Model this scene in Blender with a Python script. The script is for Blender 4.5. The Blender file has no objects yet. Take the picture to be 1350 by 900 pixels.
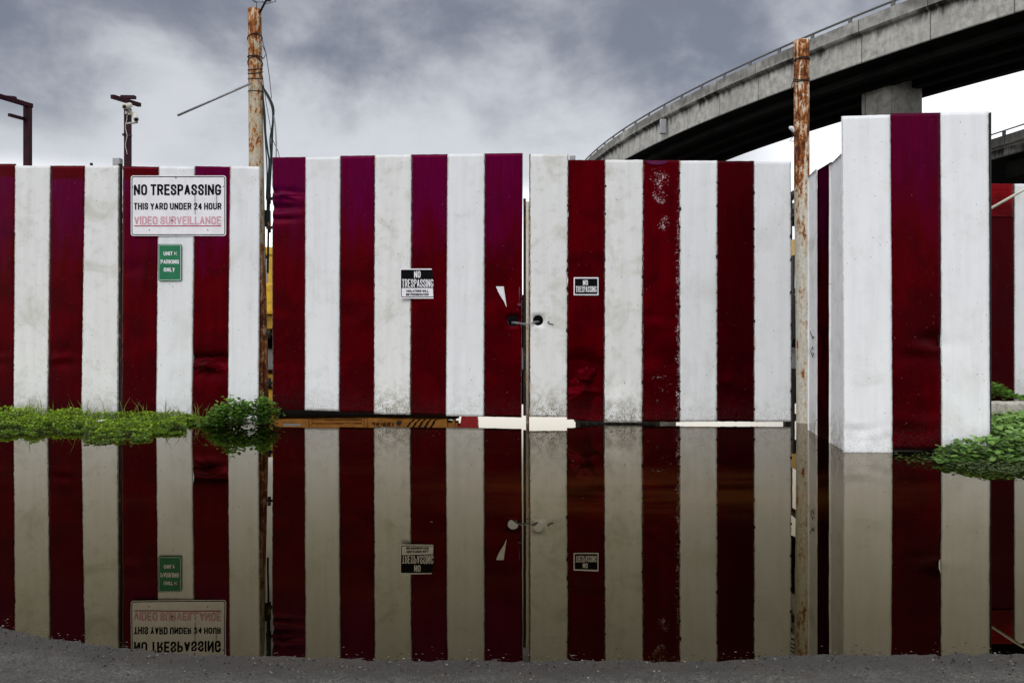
import bpy, bmesh, math, random
from mathutils import Vector, Matrix, noise as mn
random.seed(7)
R = math.radians
SC = bpy.context.scene
COL = SC.collection
F = 1050.0; HX = 675.0; HY = 425.0; CZ = 0.96      # focal length in photo pixels, principal column, horizon row, eye height over the water
def pt(x, y, Y):
    return Vector(((x-HX)/F*Y, Y, CZ+(HY-y)/F*Y))
def px2X(x, Y): return (x-HX)/F*Y
def px2Z(y, Y): return CZ+(HY-y)/F*Y

# ------------------------------------------------------------------ helpers
def tag(o, label=None, cat=None, group=None, kind=None):
    if label: o['label'] = label
    if cat: o['category'] = cat
    if group: o['group'] = group
    if kind: o['kind'] = kind
    return o
def thing(name, label, cat, loc, group=None):
    o = bpy.data.objects.new(name, None); COL.objects.link(o)
    o.location = loc; o.empty_display_size = 0.2
    return tag(o, label, cat, group)
def wloc(o):
    v = Vector(o.location)
    p = o.parent
    while p: v = v + Vector(p.location); p = p.parent
    return v
def obj(name, bm, mats, parent=None, label=None, smooth=False, base=None):
    """bm in world coordinates -> one mesh object, origin at its base (or its thing's base)."""
    me = bpy.data.meshes.new(name)
    if parent is not None:
        off = wloc(parent); loc = Vector((0, 0, 0))
    else:
        if base is None:
            xs = [v.co.x for v in bm.verts]; ys = [v.co.y for v in bm.verts]; zs = [v.co.z for v in bm.verts]
            base = Vector(((min(xs)+max(xs))/2, (min(ys)+max(ys))/2, min(zs)))
        off = Vector(base); loc = off
    for v in bm.verts: v.co -= off
    if smooth:
        for f in bm.faces: f.smooth = True
    bm.to_mesh(me); bm.free()
    if not isinstance(mats, (list, tuple)): mats = [mats]
    for m in mats: me.materials.append(m)
    o = bpy.data.objects.new(name, me); COL.objects.link(o)
    o.location = loc; o.parent = parent
    if label: o['label'] = label
    return o
def box(bm, x0, x1, y0, y1, z0, z1, mi=0, mat=None, bev=0.0):
    r = bmesh.ops.create_cube(bm, size=1.0)
    vs = r['verts']
    for v in vs:
        v.co = Vector(((x0+x1)/2+v.co.x*(x1-x0), (y0+y1)/2+v.co.y*(y1-y0), (z0+z1)/2+v.co.z*(z1-z0)))
    es = list({e for v in vs for e in v.link_edges})
    if bev > 0:
        rr = bmesh.ops.bevel(bm, geom=es, offset=bev, segments=2, affect='EDGES', profile=0.6)
        vs = list({v for f in rr['faces'] for v in f.verts} | {v for v in vs if v.is_valid})
    if mat is not None:
        for v in vs: v.co = mat @ v.co
    for f in {f for v in vs for f in v.link_faces}: f.material_index = mi
    return vs
def frame_of(d):
    d = d.normalized()
    a = Vector((0, 0, 1)) if abs(d.z) < 0.9 else Vector((0, 1, 0))
    u = d.cross(a).normalized(); w = d.cross(u).normalized()
    return u, w
def tube(bm, pts, r, n=10, mi=0, cap=True, closed=False):
    pts = [Vector(p) for p in pts]; rings = []
    N = len(pts); pu = None
    for i, p in enumerate(pts):
        if closed: d = pts[(i+1) % N]-pts[i-1]
        else: d = pts[min(i+1, N-1)]-pts[max(i-1, 0)]
        u, w = frame_of(d)
        if pu is not None:
            u = (pu - d.normalized()*pu.dot(d.normalized())).normalized(); w = d.normalized().cross(u)
        pu = u
        rr = r[i] if isinstance(r, (list, tuple)) else r
        rings.append([bm.verts.new(p+(u*math.cos(2*math.pi*k/n)+w*math.sin(2*math.pi*k/n))*rr) for k in range(n)])
    for i in range(N if closed else N-1):
        A = rings[i]; B = rings[(i+1) % N]
        for k in range(n):
            f = bm.faces.new((A[k], A[(k+1) % n], B[(k+1) % n], B[k])); f.material_index = mi; f.smooth = True
    if cap and not closed:
        for ring in (rings[0][::-1], rings[-1]):
            f = bm.faces.new(ring); f.material_index = mi
    return rings
def bar(bm, p, q, w, h, mi=0):
    """box section bar from p to q; w across, h in the upright direction"""
    p = Vector(p); q = Vector(q); d = (q-p).normalized()
    up = Vector((0, 0, 1)) if abs(d.z) < 0.95 else Vector((0, 1, 0))
    s = d.cross(up).normalized(); t = s.cross(d).normalized()
    vs = []
    for a in (p, q):
        for sx, tz in ((-1, -1), (1, -1), (1, 1), (-1, 1)):
            vs.append(bm.verts.new(a+s*sx*w/2+t*tz*h/2))
    for idx in ((3, 2, 1, 0), (4, 5, 6, 7), (0, 1, 5, 4), (1, 2, 6, 5), (2, 3, 7, 6), (3, 0, 4, 7)):
        f = bm.faces.new([vs[i] for i in idx]); f.material_index = mi
def copyo(o, parent=None):
    c = o.copy(); COL.objects.link(c); c.parent = parent
    for ch in [k for k in bpy.data.objects if k.parent == o]: copyo(ch, c)
    return c

# ------------------------------------------------------------------ materials
class NT:
    def __init__(s, name):
        s.m = bpy.data.materials.new(name); s.m.use_nodes = True
        s.t = s.m.node_tree; s.b = s.t.nodes['Principled BSDF']
    def n(s, typ, **kw):
        nd = s.t.nodes.new(typ)
        for k, v in kw.items():
            if k.startswith('_'): setattr(nd, k[1:], v)
            else: s.set(nd.inputs[k.replace('__', ' ')], v)
        return nd
    def set(s, inp, v):
        if isinstance(v, bpy.types.NodeSocket): s.t.links.new(v, inp)
        elif isinstance(v, (tuple, list)) and inp.type == 'RGBA' and len(v) == 3: inp.default_value = (*v, 1)
        else: inp.default_value = v
    def math(s, op, a, b=0.0, c=0.0, clamp=False):
        nd = s.t.nodes.new('ShaderNodeMath'); nd.operation = op; nd.use_clamp = clamp
        s.set(nd.inputs[0], a); s.set(nd.inputs[1], b); s.set(nd.inputs[2], c); return nd.outputs[0]
    def ramp(s, v, a, b, t0=0.0, t1=1.0):
        nd = s.t.nodes.new('ShaderNodeMapRange'); nd.interpolation_type = 'SMOOTHSTEP'
        s.set(nd.inputs[0], v); s.set(nd.inputs[1], a); s.set(nd.inputs[2], b); s.set(nd.inputs[3], t0); s.set(nd.inputs[4], t1)
        return nd.outputs[0]
    def mix(s, fac, a, b, mode='MIX'):
        nd = s.t.nodes.new('ShaderNodeMix'); nd.data_type = 'RGBA'; nd.blend_type = mode
        s.set(nd.inputs[0], fac); s.set(nd.inputs[6], a); s.set(nd.inputs[7], b); return nd.outputs[2]
    def vec(s, v, sc, loc=(0, 0, 0)):
        nd = s.t.nodes.new('ShaderNodeMapping'); s.set(nd.inputs['Vector'], v)
        nd.inputs['Scale'].default_value = sc; nd.inputs['Location'].default_value = loc; return nd.outputs[0]
    def noise(s, v, scale, detail=4, rough=0.55, dist=0.0, color=False):
        nd = s.n('ShaderNodeTexNoise'); s.set(nd.inputs['Vector'], v)
        nd.inputs['Scale'].default_value = scale; nd.inputs['Detail'].default_value = detail
        nd.inputs['Roughness'].default_value = rough; nd.inputs['Distortion'].default_value = dist
        return nd.outputs[1] if color else nd.outputs[0]
    def vor(s, v, scale, feat='F1', out='Distance'):
        nd = s.n('ShaderNodeTexVoronoi'); nd.feature = feat; s.set(nd.inputs['Vector'], v); nd.inputs['Scale'].default_value = scale
        return nd.outputs[out]
    def out(s, color, rough=0.6, spec=0.3, bump=None, bstr=0.3, bdist=0.01, metal=0.0):
        s.set(s.b.inputs['Base Color'], color); s.set(s.b.inputs['Roughness'], rough)
        s.set(s.b.inputs['Specular IOR Level'], spec); s.set(s.b.inputs['Metallic'], metal)
        if bump is not None:
            bp = s.n('ShaderNodeBump'); s.set(bp.inputs['Height'], bump)
            bp.inputs['Strength'].default_value = bstr; bp.inputs['Distance'].default_value = bdist
            s.t.links.new(bp.outputs[0], s.b.inputs['Normal'])
        return s.m
def wpos(n): return n.n('ShaderNodeNewGeometry').outputs['Position']

def sheet_mat(name, col, white=True, purple=0.0, flake=0.0, grime=0.5, chips=0.5, band=0.0):
    n = NT(name)
    uv = n.n('ShaderNodeUVMap', _uv_map='UVMap').outputs[0]
    mt = n.n('ShaderNodeUVMap', _uv_map='Metres').outputs[0]
    sx = n.n('ShaderNodeSeparateXYZ', Vector=uv); U, V = sx.outputs[0], sx.outputs[1]
    streak = n.noise(n.vec(mt, (14, 0.9, 1)), 1.0, 5, 0.6)
    streak2 = n.noise(n.vec(mt, (60, 3.0, 1)), 1.0, 3, 0.6)
    blotch = n.noise(mt, 2.6, 6, 0.6, 0.6)
    fine = n.noise(mt, 45, 4, 0.65)
    spk = n.noise(mt, 75, 3, 0.6)
    base = col
    c2 = tuple(v*0.92 for v in col) if white else tuple(v*0.62 for v in col)
    c = n.mix(n.ramp(streak, 0.38, 0.72), base, c2)
    c = n.mix(n.ramp(streak2, 0.55, 0.8, 0, 0.30), c, c2)
    if white:
        c = n.mix(n.ramp(blotch, 0.5, 0.72, 0, 0.5*grime+0.1), c, (0.42, 0.41, 0.34))
        fz = n.ramp(n.noise(mt, 9, 5, 0.7), 0.5, 0.7, 0, 0.35*grime)
        c = n.mix(fz, c, (0.40, 0.40, 0.36))
    else:
        low_ = n.ramp(V, 0.85, 0.05, 0.0, 0.16)  # mottled dirt, stronger downwards to paint in the weaker light there
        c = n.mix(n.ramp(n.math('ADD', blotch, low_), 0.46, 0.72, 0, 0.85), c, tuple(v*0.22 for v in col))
        c = n.mix(n.ramp(n.noise(mt, 6, 5, 0.7), 0.55, 0.75, 0, 0.5), c, tuple(v*1.35 for v in col))
    if purple > 0:    # bleached, purplish weathered paint of the upper parts, its lower limit uneven
        vv = n.math('ADD', V, n.math('MULTIPLY', n.math('SUBTRACT', n.noise(n.vec(mt, (7, 1.2, 1)), 1.0, 5, 0.6), 0.5), 0.7))
        pm = n.ramp(vv, 0.56, 0.96, 0, purple)
        if band > 0: pm = n.math('MULTIPLY', pm, n.ramp(V, band, band-0.012))
        c = n.mix(pm, c, (0.050, 0.0002, 0.024))
        c = n.mix(n.math('MULTIPLY', pm, n.ramp(streak2, 0.5, 0.75)), c, (0.07, 0.001, 0.042))
    # dirt thrown up along the foot
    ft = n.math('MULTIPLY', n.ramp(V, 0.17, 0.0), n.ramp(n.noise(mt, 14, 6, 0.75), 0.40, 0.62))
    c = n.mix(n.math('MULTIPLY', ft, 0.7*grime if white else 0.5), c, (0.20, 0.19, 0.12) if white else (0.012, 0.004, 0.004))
    ft2 = n.math('MULTIPLY', n.ramp(V, 0.11, 0.0), n.ramp(spk, 0.56, 0.60))
    c = n.mix(n.math('MULTIPLY', ft2, grime), c, (0.03, 0.03, 0.025))
    # specks and scrapes down to the metal
    sp = n.math('MULTIPLY', n.ramp(n.noise(n.vec(mt, (1.6, 1, 1)), 38, 2, 0.5), 0.715, 0.735), n.ramp(blotch, 0.42, 0.52))
    c = n.mix(sp, c, (0.05, 0.045, 0.04) if white else (0.16, 0.05, 0.06))
    # chipped seams
    W = n.n('ShaderNodeAttribute', _attribute_name='width').outputs['Fac']
    ed = n.math('MULTIPLY', n.math('MINIMUM', U, n.math('SUBTRACT', 1.0, U)), 0.37)
    en = n.noise(n.vec(mt, (1.5, 0.6, 1)), 34, 4, 0.7)
    em = n.math('MULTIPLY', n.ramp(n.math('ADD', ed, n.math('MULTIPLY', en, -0.026)), -0.006, -0.010), chips, clamp=True)
    c = n.mix(em, c, (0.055, 0.032, 0.022) if white else (0.30, 0.24, 0.22))
    if white and chips > 0.5:
        c = n.mix(n.math('MULTIPLY', n.ramp(n.math('MAXIMUM', U, n.math('SUBTRACT', 1.0, U)), 0.93, 1.0), n.ramp(n.noise(n.vec(mt, (1, 0.7, 1)), 5, 5, 0.7), 0.50, 0.68, 0, 0.7)), c, (0.36, 0.24, 0.12))
        c = n.mix(n.math('MULTIPLY', n.ramp(n.noise(n.vec(mt, (1, 1, 1), (3, 3, 0)), 23, 6, 0.8), 0.635, 0.66), n.ramp(n.noise(mt, 1.7, 3, 0.5), 0.5, 0.62)), c, (0.13, 0.12, 0.10))
    if not white:
        em2 = n.ramp(n.math('ADD', ed, n.math('MULTIPLY', n.noise(mt, 60, 3, 0.7), -0.02)), -0.006, -0.010, 0, 0.8)
        c = n.mix(em2, c, (0.01, 0.004, 0.004))
    if flake > 0:
        def zb(cu, cv, ru, rv):
            du = n.math('DIVIDE', n.math('SUBTRACT', U, cu), ru); dv = n.math('DIVIDE', n.math('SUBTRACT', V, cv), rv)
            return n.ramp(n.math('ADD', n.math('MULTIPLY', du, du), n.math('MULTIPLY', dv, dv)), 1.0, 0.0)
        zone = n.math('MAXIMUM', zb(0.45, 0.93, 0.45, 0.07), n.math('MAXIMUM', zb(0.45, 0.86, 0.35, 0.05), zb(0.55, 0.76, 0.3, 0.05)))
        zone = n.math('MAXIMUM', zone, n.math('MULTIPLY', n.ramp(U, 0.70, 1.0), n.ramp(V, 0.95, 0.6, 0.75, 1.0)))
        zone = n.math('MAXIMUM', zone, n.math('MULTIPLY', zb(0.5, 0.14, 0.6, 0.12), 0.62)); zone = n.math('MAXIMUM', zone, n.ramp(U, 0.05, 0.0, 0, 0.8))
        k = n.math('ADD', n.noise(mt, 78, 5, 0.68), n.math('MULTIPLY', n.noise(mt, 17, 2, 0.5), 0.45))
        th = n.math('SUBTRACT', 1.05, n.math('MULTIPLY', zone, 0.262))
        fl = n.ramp(n.math('SUBTRACT', k, th), 0.0, 0.012)
        c = n.mix(n.math('MULTIPLY', fl, flake), c, (0.44, 0.36, 0.38))
    if not white: n.b.inputs['Specular Tint'].default_value = (1.0, 0.0, 0.05, 1)
    h = n.math('ADD', n.math('MULTIPLY', fine, 0.3), n.math('MULTIPLY', streak2, 0.12))
    return n.out(c, n.ramp(blotch, 0.3, 0.7, 0.45, 0.65) if white else n.ramp(blotch, 0.3, 0.7, 0.32, 0.5), 0.22 if white else 0.35, h, 0.22, 0.003)

M = {}
M['white'] = sheet_mat('white_paint', (0.69, 0.70, 0.715), True, grime=0.35, chips=0.6)
M['white_dirty'] = sheet_mat('white_paint_dirty', (0.68, 0.68, 0.67), True, grime=1.0, chips=1.0)
M['white_clean'] = sheet_mat('white_paint_clean', (0.78, 0.79, 0.805), True, grime=0.30, chips=0.35)
RED = (0.046, 0.0001, 0.0007)
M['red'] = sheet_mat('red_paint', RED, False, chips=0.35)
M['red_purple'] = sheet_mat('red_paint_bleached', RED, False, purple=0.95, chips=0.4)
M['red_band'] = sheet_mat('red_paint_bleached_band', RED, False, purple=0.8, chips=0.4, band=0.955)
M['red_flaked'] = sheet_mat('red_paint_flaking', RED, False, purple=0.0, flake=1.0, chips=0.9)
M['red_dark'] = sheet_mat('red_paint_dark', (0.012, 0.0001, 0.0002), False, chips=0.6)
M['white_side'] = sheet_mat('white_paint_scuffed', (0.74, 0.74, 0.75), True, grime=0.9, chips=0.0)
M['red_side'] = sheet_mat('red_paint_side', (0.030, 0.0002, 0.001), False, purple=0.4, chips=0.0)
M['red_side'].node_tree.nodes['Principled BSDF'].inputs['Specular IOR Level'].default_value = 0.0
for l_ in list(M['red_side'].node_tree.links):
    if l_.to_socket.name == 'Roughness' and l_.to_node.type == 'BSDF_PRINCIPLED': M['red_side'].node_tree.links.remove(l_)
M['red_side'].node_tree.nodes['Principled BSDF'].inputs['Roughness'].default_value = 1.0
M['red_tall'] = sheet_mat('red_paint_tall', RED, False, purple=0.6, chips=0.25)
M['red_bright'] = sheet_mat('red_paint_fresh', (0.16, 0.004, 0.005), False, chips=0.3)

def simple(name, col, rough=0.5, spec=0.3, metal=0.0, var=0.3, sc=12):
    n = NT(name); p = n.n('ShaderNodeTexCoord').outputs['Object']
    k = n.noise(p, sc, 5, 0.65)
    c = n.mix(n.ramp(k, 0.35, 0.7), col, tuple(v*(1-var) for v in col))
    return n.out(c, rough, spec, n.noise(p, sc*6, 3), 0.15, 0.003, metal)
M['steel_dark'] = simple('dark_steel', (0.022, 0.018, 0.017), 0.6)
M['maroon'] = simple('maroon_steel', (0.035, 0.003, 0.010), 0.55, 0.15, var=0.6, sc=8)
M['galv'] = simple('galvanised_steel', (0.30, 0.30, 0.31), 0.42, 0.5, 0.6)
M['black'] = simple('black_rubber', (0.012, 0.012, 0.013), 0.6)
M['green_cable'] = simple('green_cable', (0.010, 0.030, 0.026), 0.5)
M['grey_cable'] = simple('grey_cable', (0.35, 0.36, 0.38), 0.5)
M['cream'] = simple('cream_plastic', (0.62, 0.60, 0.50), 0.4)
M['glass'] = simple('dark_glass', (0.01, 0.01, 0.012), 0.08, 0.6, var=0.1)
M['yellow'] = simple('yellow_machine_paint', (0.62, 0.36, 0.02), 0.45, 0.3, var=0.35, sc=5)
M['orange'] = simple('orange_machine_paint', (0.42, 0.17, 0.02), 0.5, 0.3, var=0.4, sc=5)
M['hookred'] = simple('red_machine_paint', (0.40, 0.012, 0.015), 0.45, var=0.3)
M['tyre'] = simple('tyre_rubber', (0.02, 0.02, 0.02), 0.8, 0.2)
M['ink'] = simple('black_ink', (0.005, 0.005, 0.006), 0.7, 0.03, var=0.15)
M['signwhite'] = simple('sign_white', (0.76, 0.75, 0.78), 0.4, 0.3, var=0.12, sc=9)
M['signgreen'] = simple('sign_green', (0.005, 0.155, 0.062), 0.4, 0.3, var=0.2, sc=9)
M['pink'] = simple('faded_red_ink', (0.66, 0.36, 0.42), 0.5, 0.2, var=0.25, sc=25)
M['pinkred'] = simple('worn_red_ink', (0.42, 0.03, 0.07), 0.5, 0.2, var=0.3, sc=25)
M['paper'] = simple('weathered_paper', (0.78, 0.78, 0.80), 0.7, 0.1, var=0.25, sc=20)
M['container'] = simple('dark_container_paint', (0.035, 0.032, 0.034), 0.7, 0.15, var=0.5, sc=2)
M['rustblob'] = simple('rusty_weld', (0.035, 0.016, 0.010), 0.9, 0.1, var=0.6, sc=60)

def rusty(name, paint, z0, z1, lo, hi):
    """painted pipe gone to rust; rust share grows from lo (below z0) to hi (above z1)"""
    n = NT(name); p = wpos(n)
    z = n.n('ShaderNodeSeparateXYZ', Vector=p).outputs[2]
    a = n.noise(n.vec(p, (1, 1, 0.62)), 13, 7, 0.75, 0.5)
    b = n.noise(n.vec(p, (1, 1, 0.5)), 70, 4, 0.7)
    s = n.noise(n.vec(p, (1, 1, 0.10)), 45, 3, 0.5)
    th = n.ramp(z, z0, z1, lo, hi)
    if name == 'rusty_post_paint': th = n.math('SUBTRACT', th, n.ramp(z, 1.9, 1.2, 0, 0.10))
    m = n.math('ADD', n.math('MULTIPLY', a, 0.7), n.math('MULTIPLY', s, 0.3))
    d = n.math('SUBTRACT', m, th)
    mask = n.ramp(d, -0.012, 0.012)
    halo = n.ramp(d, -0.10, 0.0)
    deep = n.ramp(d, 0.02, 0.11)
    rust = n.mix(n.ramp(b, 0.3, 0.7), (0.40, 0.14, 0.03), (0.16, 0.045, 0.014))
    rust = n.mix(deep, rust, (0.055, 0.016, 0.008))
    pc = n.mix(n.ramp(b, 0.35, 0.75), paint, tuple(v*0.62 for v in paint))
    pc = n.mix(n.math('MULTIPLY', halo, 0.55), pc, (0.45, 0.25, 0.09))
    c = n.mix(mask, pc, rust)
    return n.out(c, 0.75, 0.15, n.math('ADD', n.math('MULTIPLY', mask, 0.5), b), 0.5, 0.004)
M['post_l'] = rusty('rusty_post_paint', (0.50, 0.46, 0.36), 2.6, 4.1, 0.545, 0.47)
M['post_r'] = rusty('rusty_post_paint_pale', (0.70, 0.67, 0.58), 1.5, 2.6, 0.585, 0.465)
M['pipe'] = rusty('rusty_gate_pipe', (0.52, 0.48, 0.40), 0.4, 2.2, 0.58, 0.62)
M['rustbar'] = rusty('blackened_bar', (0.018, 0.013, 0.011), 0.0, 2.0, 0.66, 0.66)

def concrete(name, col, stain=1.0):
    n = NT(name)
    uv = n.n('ShaderNodeUVMap', _uv_map='UVMap').outputs[0]   # u = metres along, v = metres down from the parapet's top
    s = n.n('ShaderNodeSeparateXYZ', Vector=uv); U, V = s.outputs[0], s.outputs[1]
    p = wpos(n)
    big = n.noise(p, 0.35, 6, 0.6); med = n.noise(p, 2.2, 6, 0.65); fi = n.noise(p, 14, 4, 0.6)
    c = n.mix(n.ramp(med, 0.35, 0.7), col, tuple(v*0.6 for v in col))
    vs_t = n.noise(n.vec(uv, (2.2, 0.25, 1), (5, 2, 0)), 1.6, 6, 0.7)
    c = n.mix(n.ramp(vs_t, 0.50, 0.72, 0, 0.6), c, tuple(v*0.30 for v in col))
    pf = n.noise(p, 5, 6, 0.75)
    c = n.mix(n.ramp(pf, 0.55, 0.68, 0, 0.55), c, tuple(v*0.25 for v in col))
    c = n.mix(n.ramp(big, 0.45, 0.7, 0, 0.5), c, tuple(v*0.55 for v in col))
    st = n.noise(n.vec(uv, (1.3, 0.12, 1)), 1.5, 6, 0.75)
    st2 = n.noise(n.vec(uv, (0.25, 0.4, 1)), 1.0, 4, 0.6)
    top = n.ramp(n.math('ADD', V, n.math('MULTIPLY', st, -1.5)), 0.45, -0.15)
    under = n.math('MULTIPLY', n.ramp(V, 0.84, 0.88), n.ramp(n.math('ADD', V, n.math('MULTIPLY', st, -1.9)), 0.55, -0.05))
    m = n.math('MULTIPLY', n.math('MAXIMUM', n.math('MULTIPLY', top, 0.6), under), n.ramp(st2, 0.30, 0.56))
    c = n.mix(n.math('MULTIPLY', m, stain), c, (0.016, 0.014, 0.012))
    # construction joints every 3.6 m
    j = n.math('ABSOLUTE', n.math('SUBTRACT', n.math('FRACT', n.math('DIVIDE', U, 3.6)), 0.5))
    c = n.mix(n.ramp(j, 0.010, 0.004, 0, 0.8), c, (0.05, 0.045, 0.04))
    return n.out(c, 0.85, 0.15, n.math('ADD', fi, med), 0.4, 0.03)
M['concrete'] = concrete('viaduct_concrete', (0.49, 0.48, 0.44))
M['concrete_dk'] = simple('sooty_concrete', (0.016, 0.015, 0.014), 0.9, 0.05, var=0.5, sc=0.7)  # near-black colour stands in for the deep shade under the decks
M['pier'] = concrete('pier_concrete', (0.42, 0.41, 0.37), 0.9)
M['kerb'] = None
def kerbmat():
    n = NT('mossy_concrete'); p = wpos(n)
    a = n.noise(p, 16, 6, 0.7); z = n.n('ShaderNodeSeparateXYZ', Vector=p).outputs[2]
    c = n.mix(n.ramp(a, 0.35, 0.7), (0.52, 0.50, 0.44), (0.28, 0.26, 0.20))
    lim = n.math('ADD', z, n.math('MULTIPLY', a, -0.16))
    c = n.mix(n.ramp(lim, 0.0, -0.03), c, (0.02, 0.02, 0.012))
    return n.out(c, 0.9, 0.1, a, 0.6, 0.01)
M['kerb'] = kerbmat()

def groundmat():
    n = NT('asphalt'); p = wpos(n)
    s = n.n('ShaderNodeSeparateXYZ', Vector=p); z = s.outputs[2]
    v = n.n('ShaderNodeTexVoronoi'); n.set(v.inputs['Vector'], p); v.inputs['Scale'].default_value = 190
    v2 = n.n('ShaderNodeTexVoronoi'); n.set(v2.inputs['Vector'], p); v2.inputs['Scale'].default_value = 420
    ca = n.n('ShaderNodeSeparateColor', Color=v.outputs['Color']).outputs[0]
    cb = n.n('ShaderNodeSeparateColor', Color=v2.outputs['Color']).outputs[1]
    c = n.mix(ca, (0.020, 0.020, 0.021), (0.115, 0.112, 0.108))
    c = n.mix(n.ramp(cb, 0.55, 1.0, 0, 0.65), c, (0.14, 0.137, 0.13))
    c = n.mix(n.ramp(ca, 0.975, 0.99, 0, 0.6), c, (0.26, 0.25, 0.24))
    big = n.noise(p, 3.0, 5, 0.6)
    c = n.mix(n.ramp(big, 0.4, 0.68, 0, 0.55), c, (0.045, 0.044, 0.044))
    x = s.outputs[0]
    lim = n.math('ADD', z, n.math('MULTIPLY', n.noise(p, 9, 6, 0.7), -0.012))
    # damp, silty margin of the puddle
    c = n.mix(n.ramp(lim, 0.0045, -0.003, 0, 0.85), c, (0.016, 0.012, 0.009))
    c = n.mix(n.ramp(n.noise(p, 26, 5, 0.7), 0.52, 0.66, 0, 0.6), c, (0.026, 0.025, 0.024))
    c = n.mix(n.math('MULTIPLY', n.ramp(n.noise(p, 5, 4, 0.6), 0.50, 0.66), n.ramp(z, 0.014, 0.002, 0, 0.55)), c, (0.040, 0.026, 0.018))
    c = n.mix(1.0, c, (0.90, 0.87, 0.79), 'MULTIPLY')
    h = n.math('ADD', n.math('MULTIPLY', n.ramp(v.outputs['Distance'], 0.0, 0.6, 1, 0), 1.0), n.math('MULTIPLY', n.ramp(v2.outputs['Distance'], 0, 0.6, 1, 0), 0.5))
    return n.out(c, n.ramp(lim, 0.004, -0.004, 0.82, 0.45), 0.35, h, 0.75, 0.0035)
M['asphalt'] = groundmat()

def watermat():
    n = NT('muddy_water'); t = n.t
    t.nodes.remove(n.b); out = t.nodes['Material Output']
    p = wpos(n)
    a = n.noise(n.vec(p, (0.45, 1, 1)), 1.3, 4, 0.5)
    bump = n.n('ShaderNodeBump'); n.set(bump.inputs['Height'], n.noise(n.vec(p, (1.0, 1, 1)), 2.0, 2, 0.4))
    bump.inputs['Strength'].default_value = 0.10; bump.inputs['Distance'].default_value = 0.006
    body = n.mix(n.ramp(a, 0.5, 0.72), (0.0006, 0.0004, 0.0002), (0.0045, 0.0022, 0.0006))
    sp_ = n.n('ShaderNodeSeparateXYZ', Vector=p)
    ax = n.math('DIVIDE', n.math('SUBTRACT', sp_.outputs[0], 0.9), 1.9); ay = n.math('DIVIDE', n.math('SUBTRACT', sp_.outputs[1], 4.6), 0.85)
    shoal = n.ramp(n.math('ADD', n.math('ADD', n.math('MULTIPLY', ax, ax), n.math('MULTIPLY', ay, ay)), n.math('MULTIPLY', a, 0.5)), 1.25, 0.1)
    body = n.mix(n.math('MULTIPLY', shoal, n.ramp(n.noise(n.vec(p, (0.6, 2.2, 1)), 1.2, 5, 0.6), 0.30, 0.65)), body, (0.024, 0.009, 0.002))
    d = n.n('ShaderNodeBsdfDiffuse', Color=body)
    fr = n.n('ShaderNodeFresnel', IOR=1.365); n.set(fr.inputs['Normal'], bump.outputs[0])
    # silty film: steeper views look through more of it
    tint = n.mix(n.ramp(fr.outputs[0], 0.12, 0.5), (1.0, 0.86, 0.56), (0.98, 0.91, 0.80))
    g = n.n('ShaderNodeBsdfGlossy', Color=tint, Roughness=0.008)
    n.set(g.inputs['Normal'], bump.outputs[0])
    mx = n.n('ShaderNodeMixShader'); n.set(mx.inputs[0], fr.outputs[0])
    t.links.new(d.outputs[0], mx.inputs[1]); t.links.new(g.outputs[0], mx.inputs[2])
    t.links.new(mx.outputs[0], out.inputs['Surface'])
    return n.m
M['water'] = watermat()

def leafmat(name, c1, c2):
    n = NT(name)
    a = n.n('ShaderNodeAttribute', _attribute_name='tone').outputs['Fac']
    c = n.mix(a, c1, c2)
    m = n.out(c, 0.5, 0.25)
    n.b.inputs['Transmission Weight'].default_value = 0.0
    tr = n.n('ShaderNodeBsdfTranslucent'); n.set(tr.inputs['Color'], n.mix(0.5, c, c2))
    mx = n.n('ShaderNodeMixShader'); mx.inputs[0].default_value = 0.3
    out = n.t.nodes['Material Output']
    n.t.links.new(n.b.outputs[0], mx.inputs[1]); n.t.links.new(tr.outputs[0], mx.inputs[2]); n.t.links.new(mx.outputs[0], out.inputs['Surface'])
    return m
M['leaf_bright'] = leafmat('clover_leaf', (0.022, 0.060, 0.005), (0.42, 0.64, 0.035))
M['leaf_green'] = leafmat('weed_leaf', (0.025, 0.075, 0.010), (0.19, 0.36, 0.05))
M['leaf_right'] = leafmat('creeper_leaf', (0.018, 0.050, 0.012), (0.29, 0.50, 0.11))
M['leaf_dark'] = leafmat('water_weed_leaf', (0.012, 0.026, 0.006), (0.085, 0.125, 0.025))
M['stem'] = simple('plant_stem', (0.06, 0.08, 0.02), 0.7)

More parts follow.
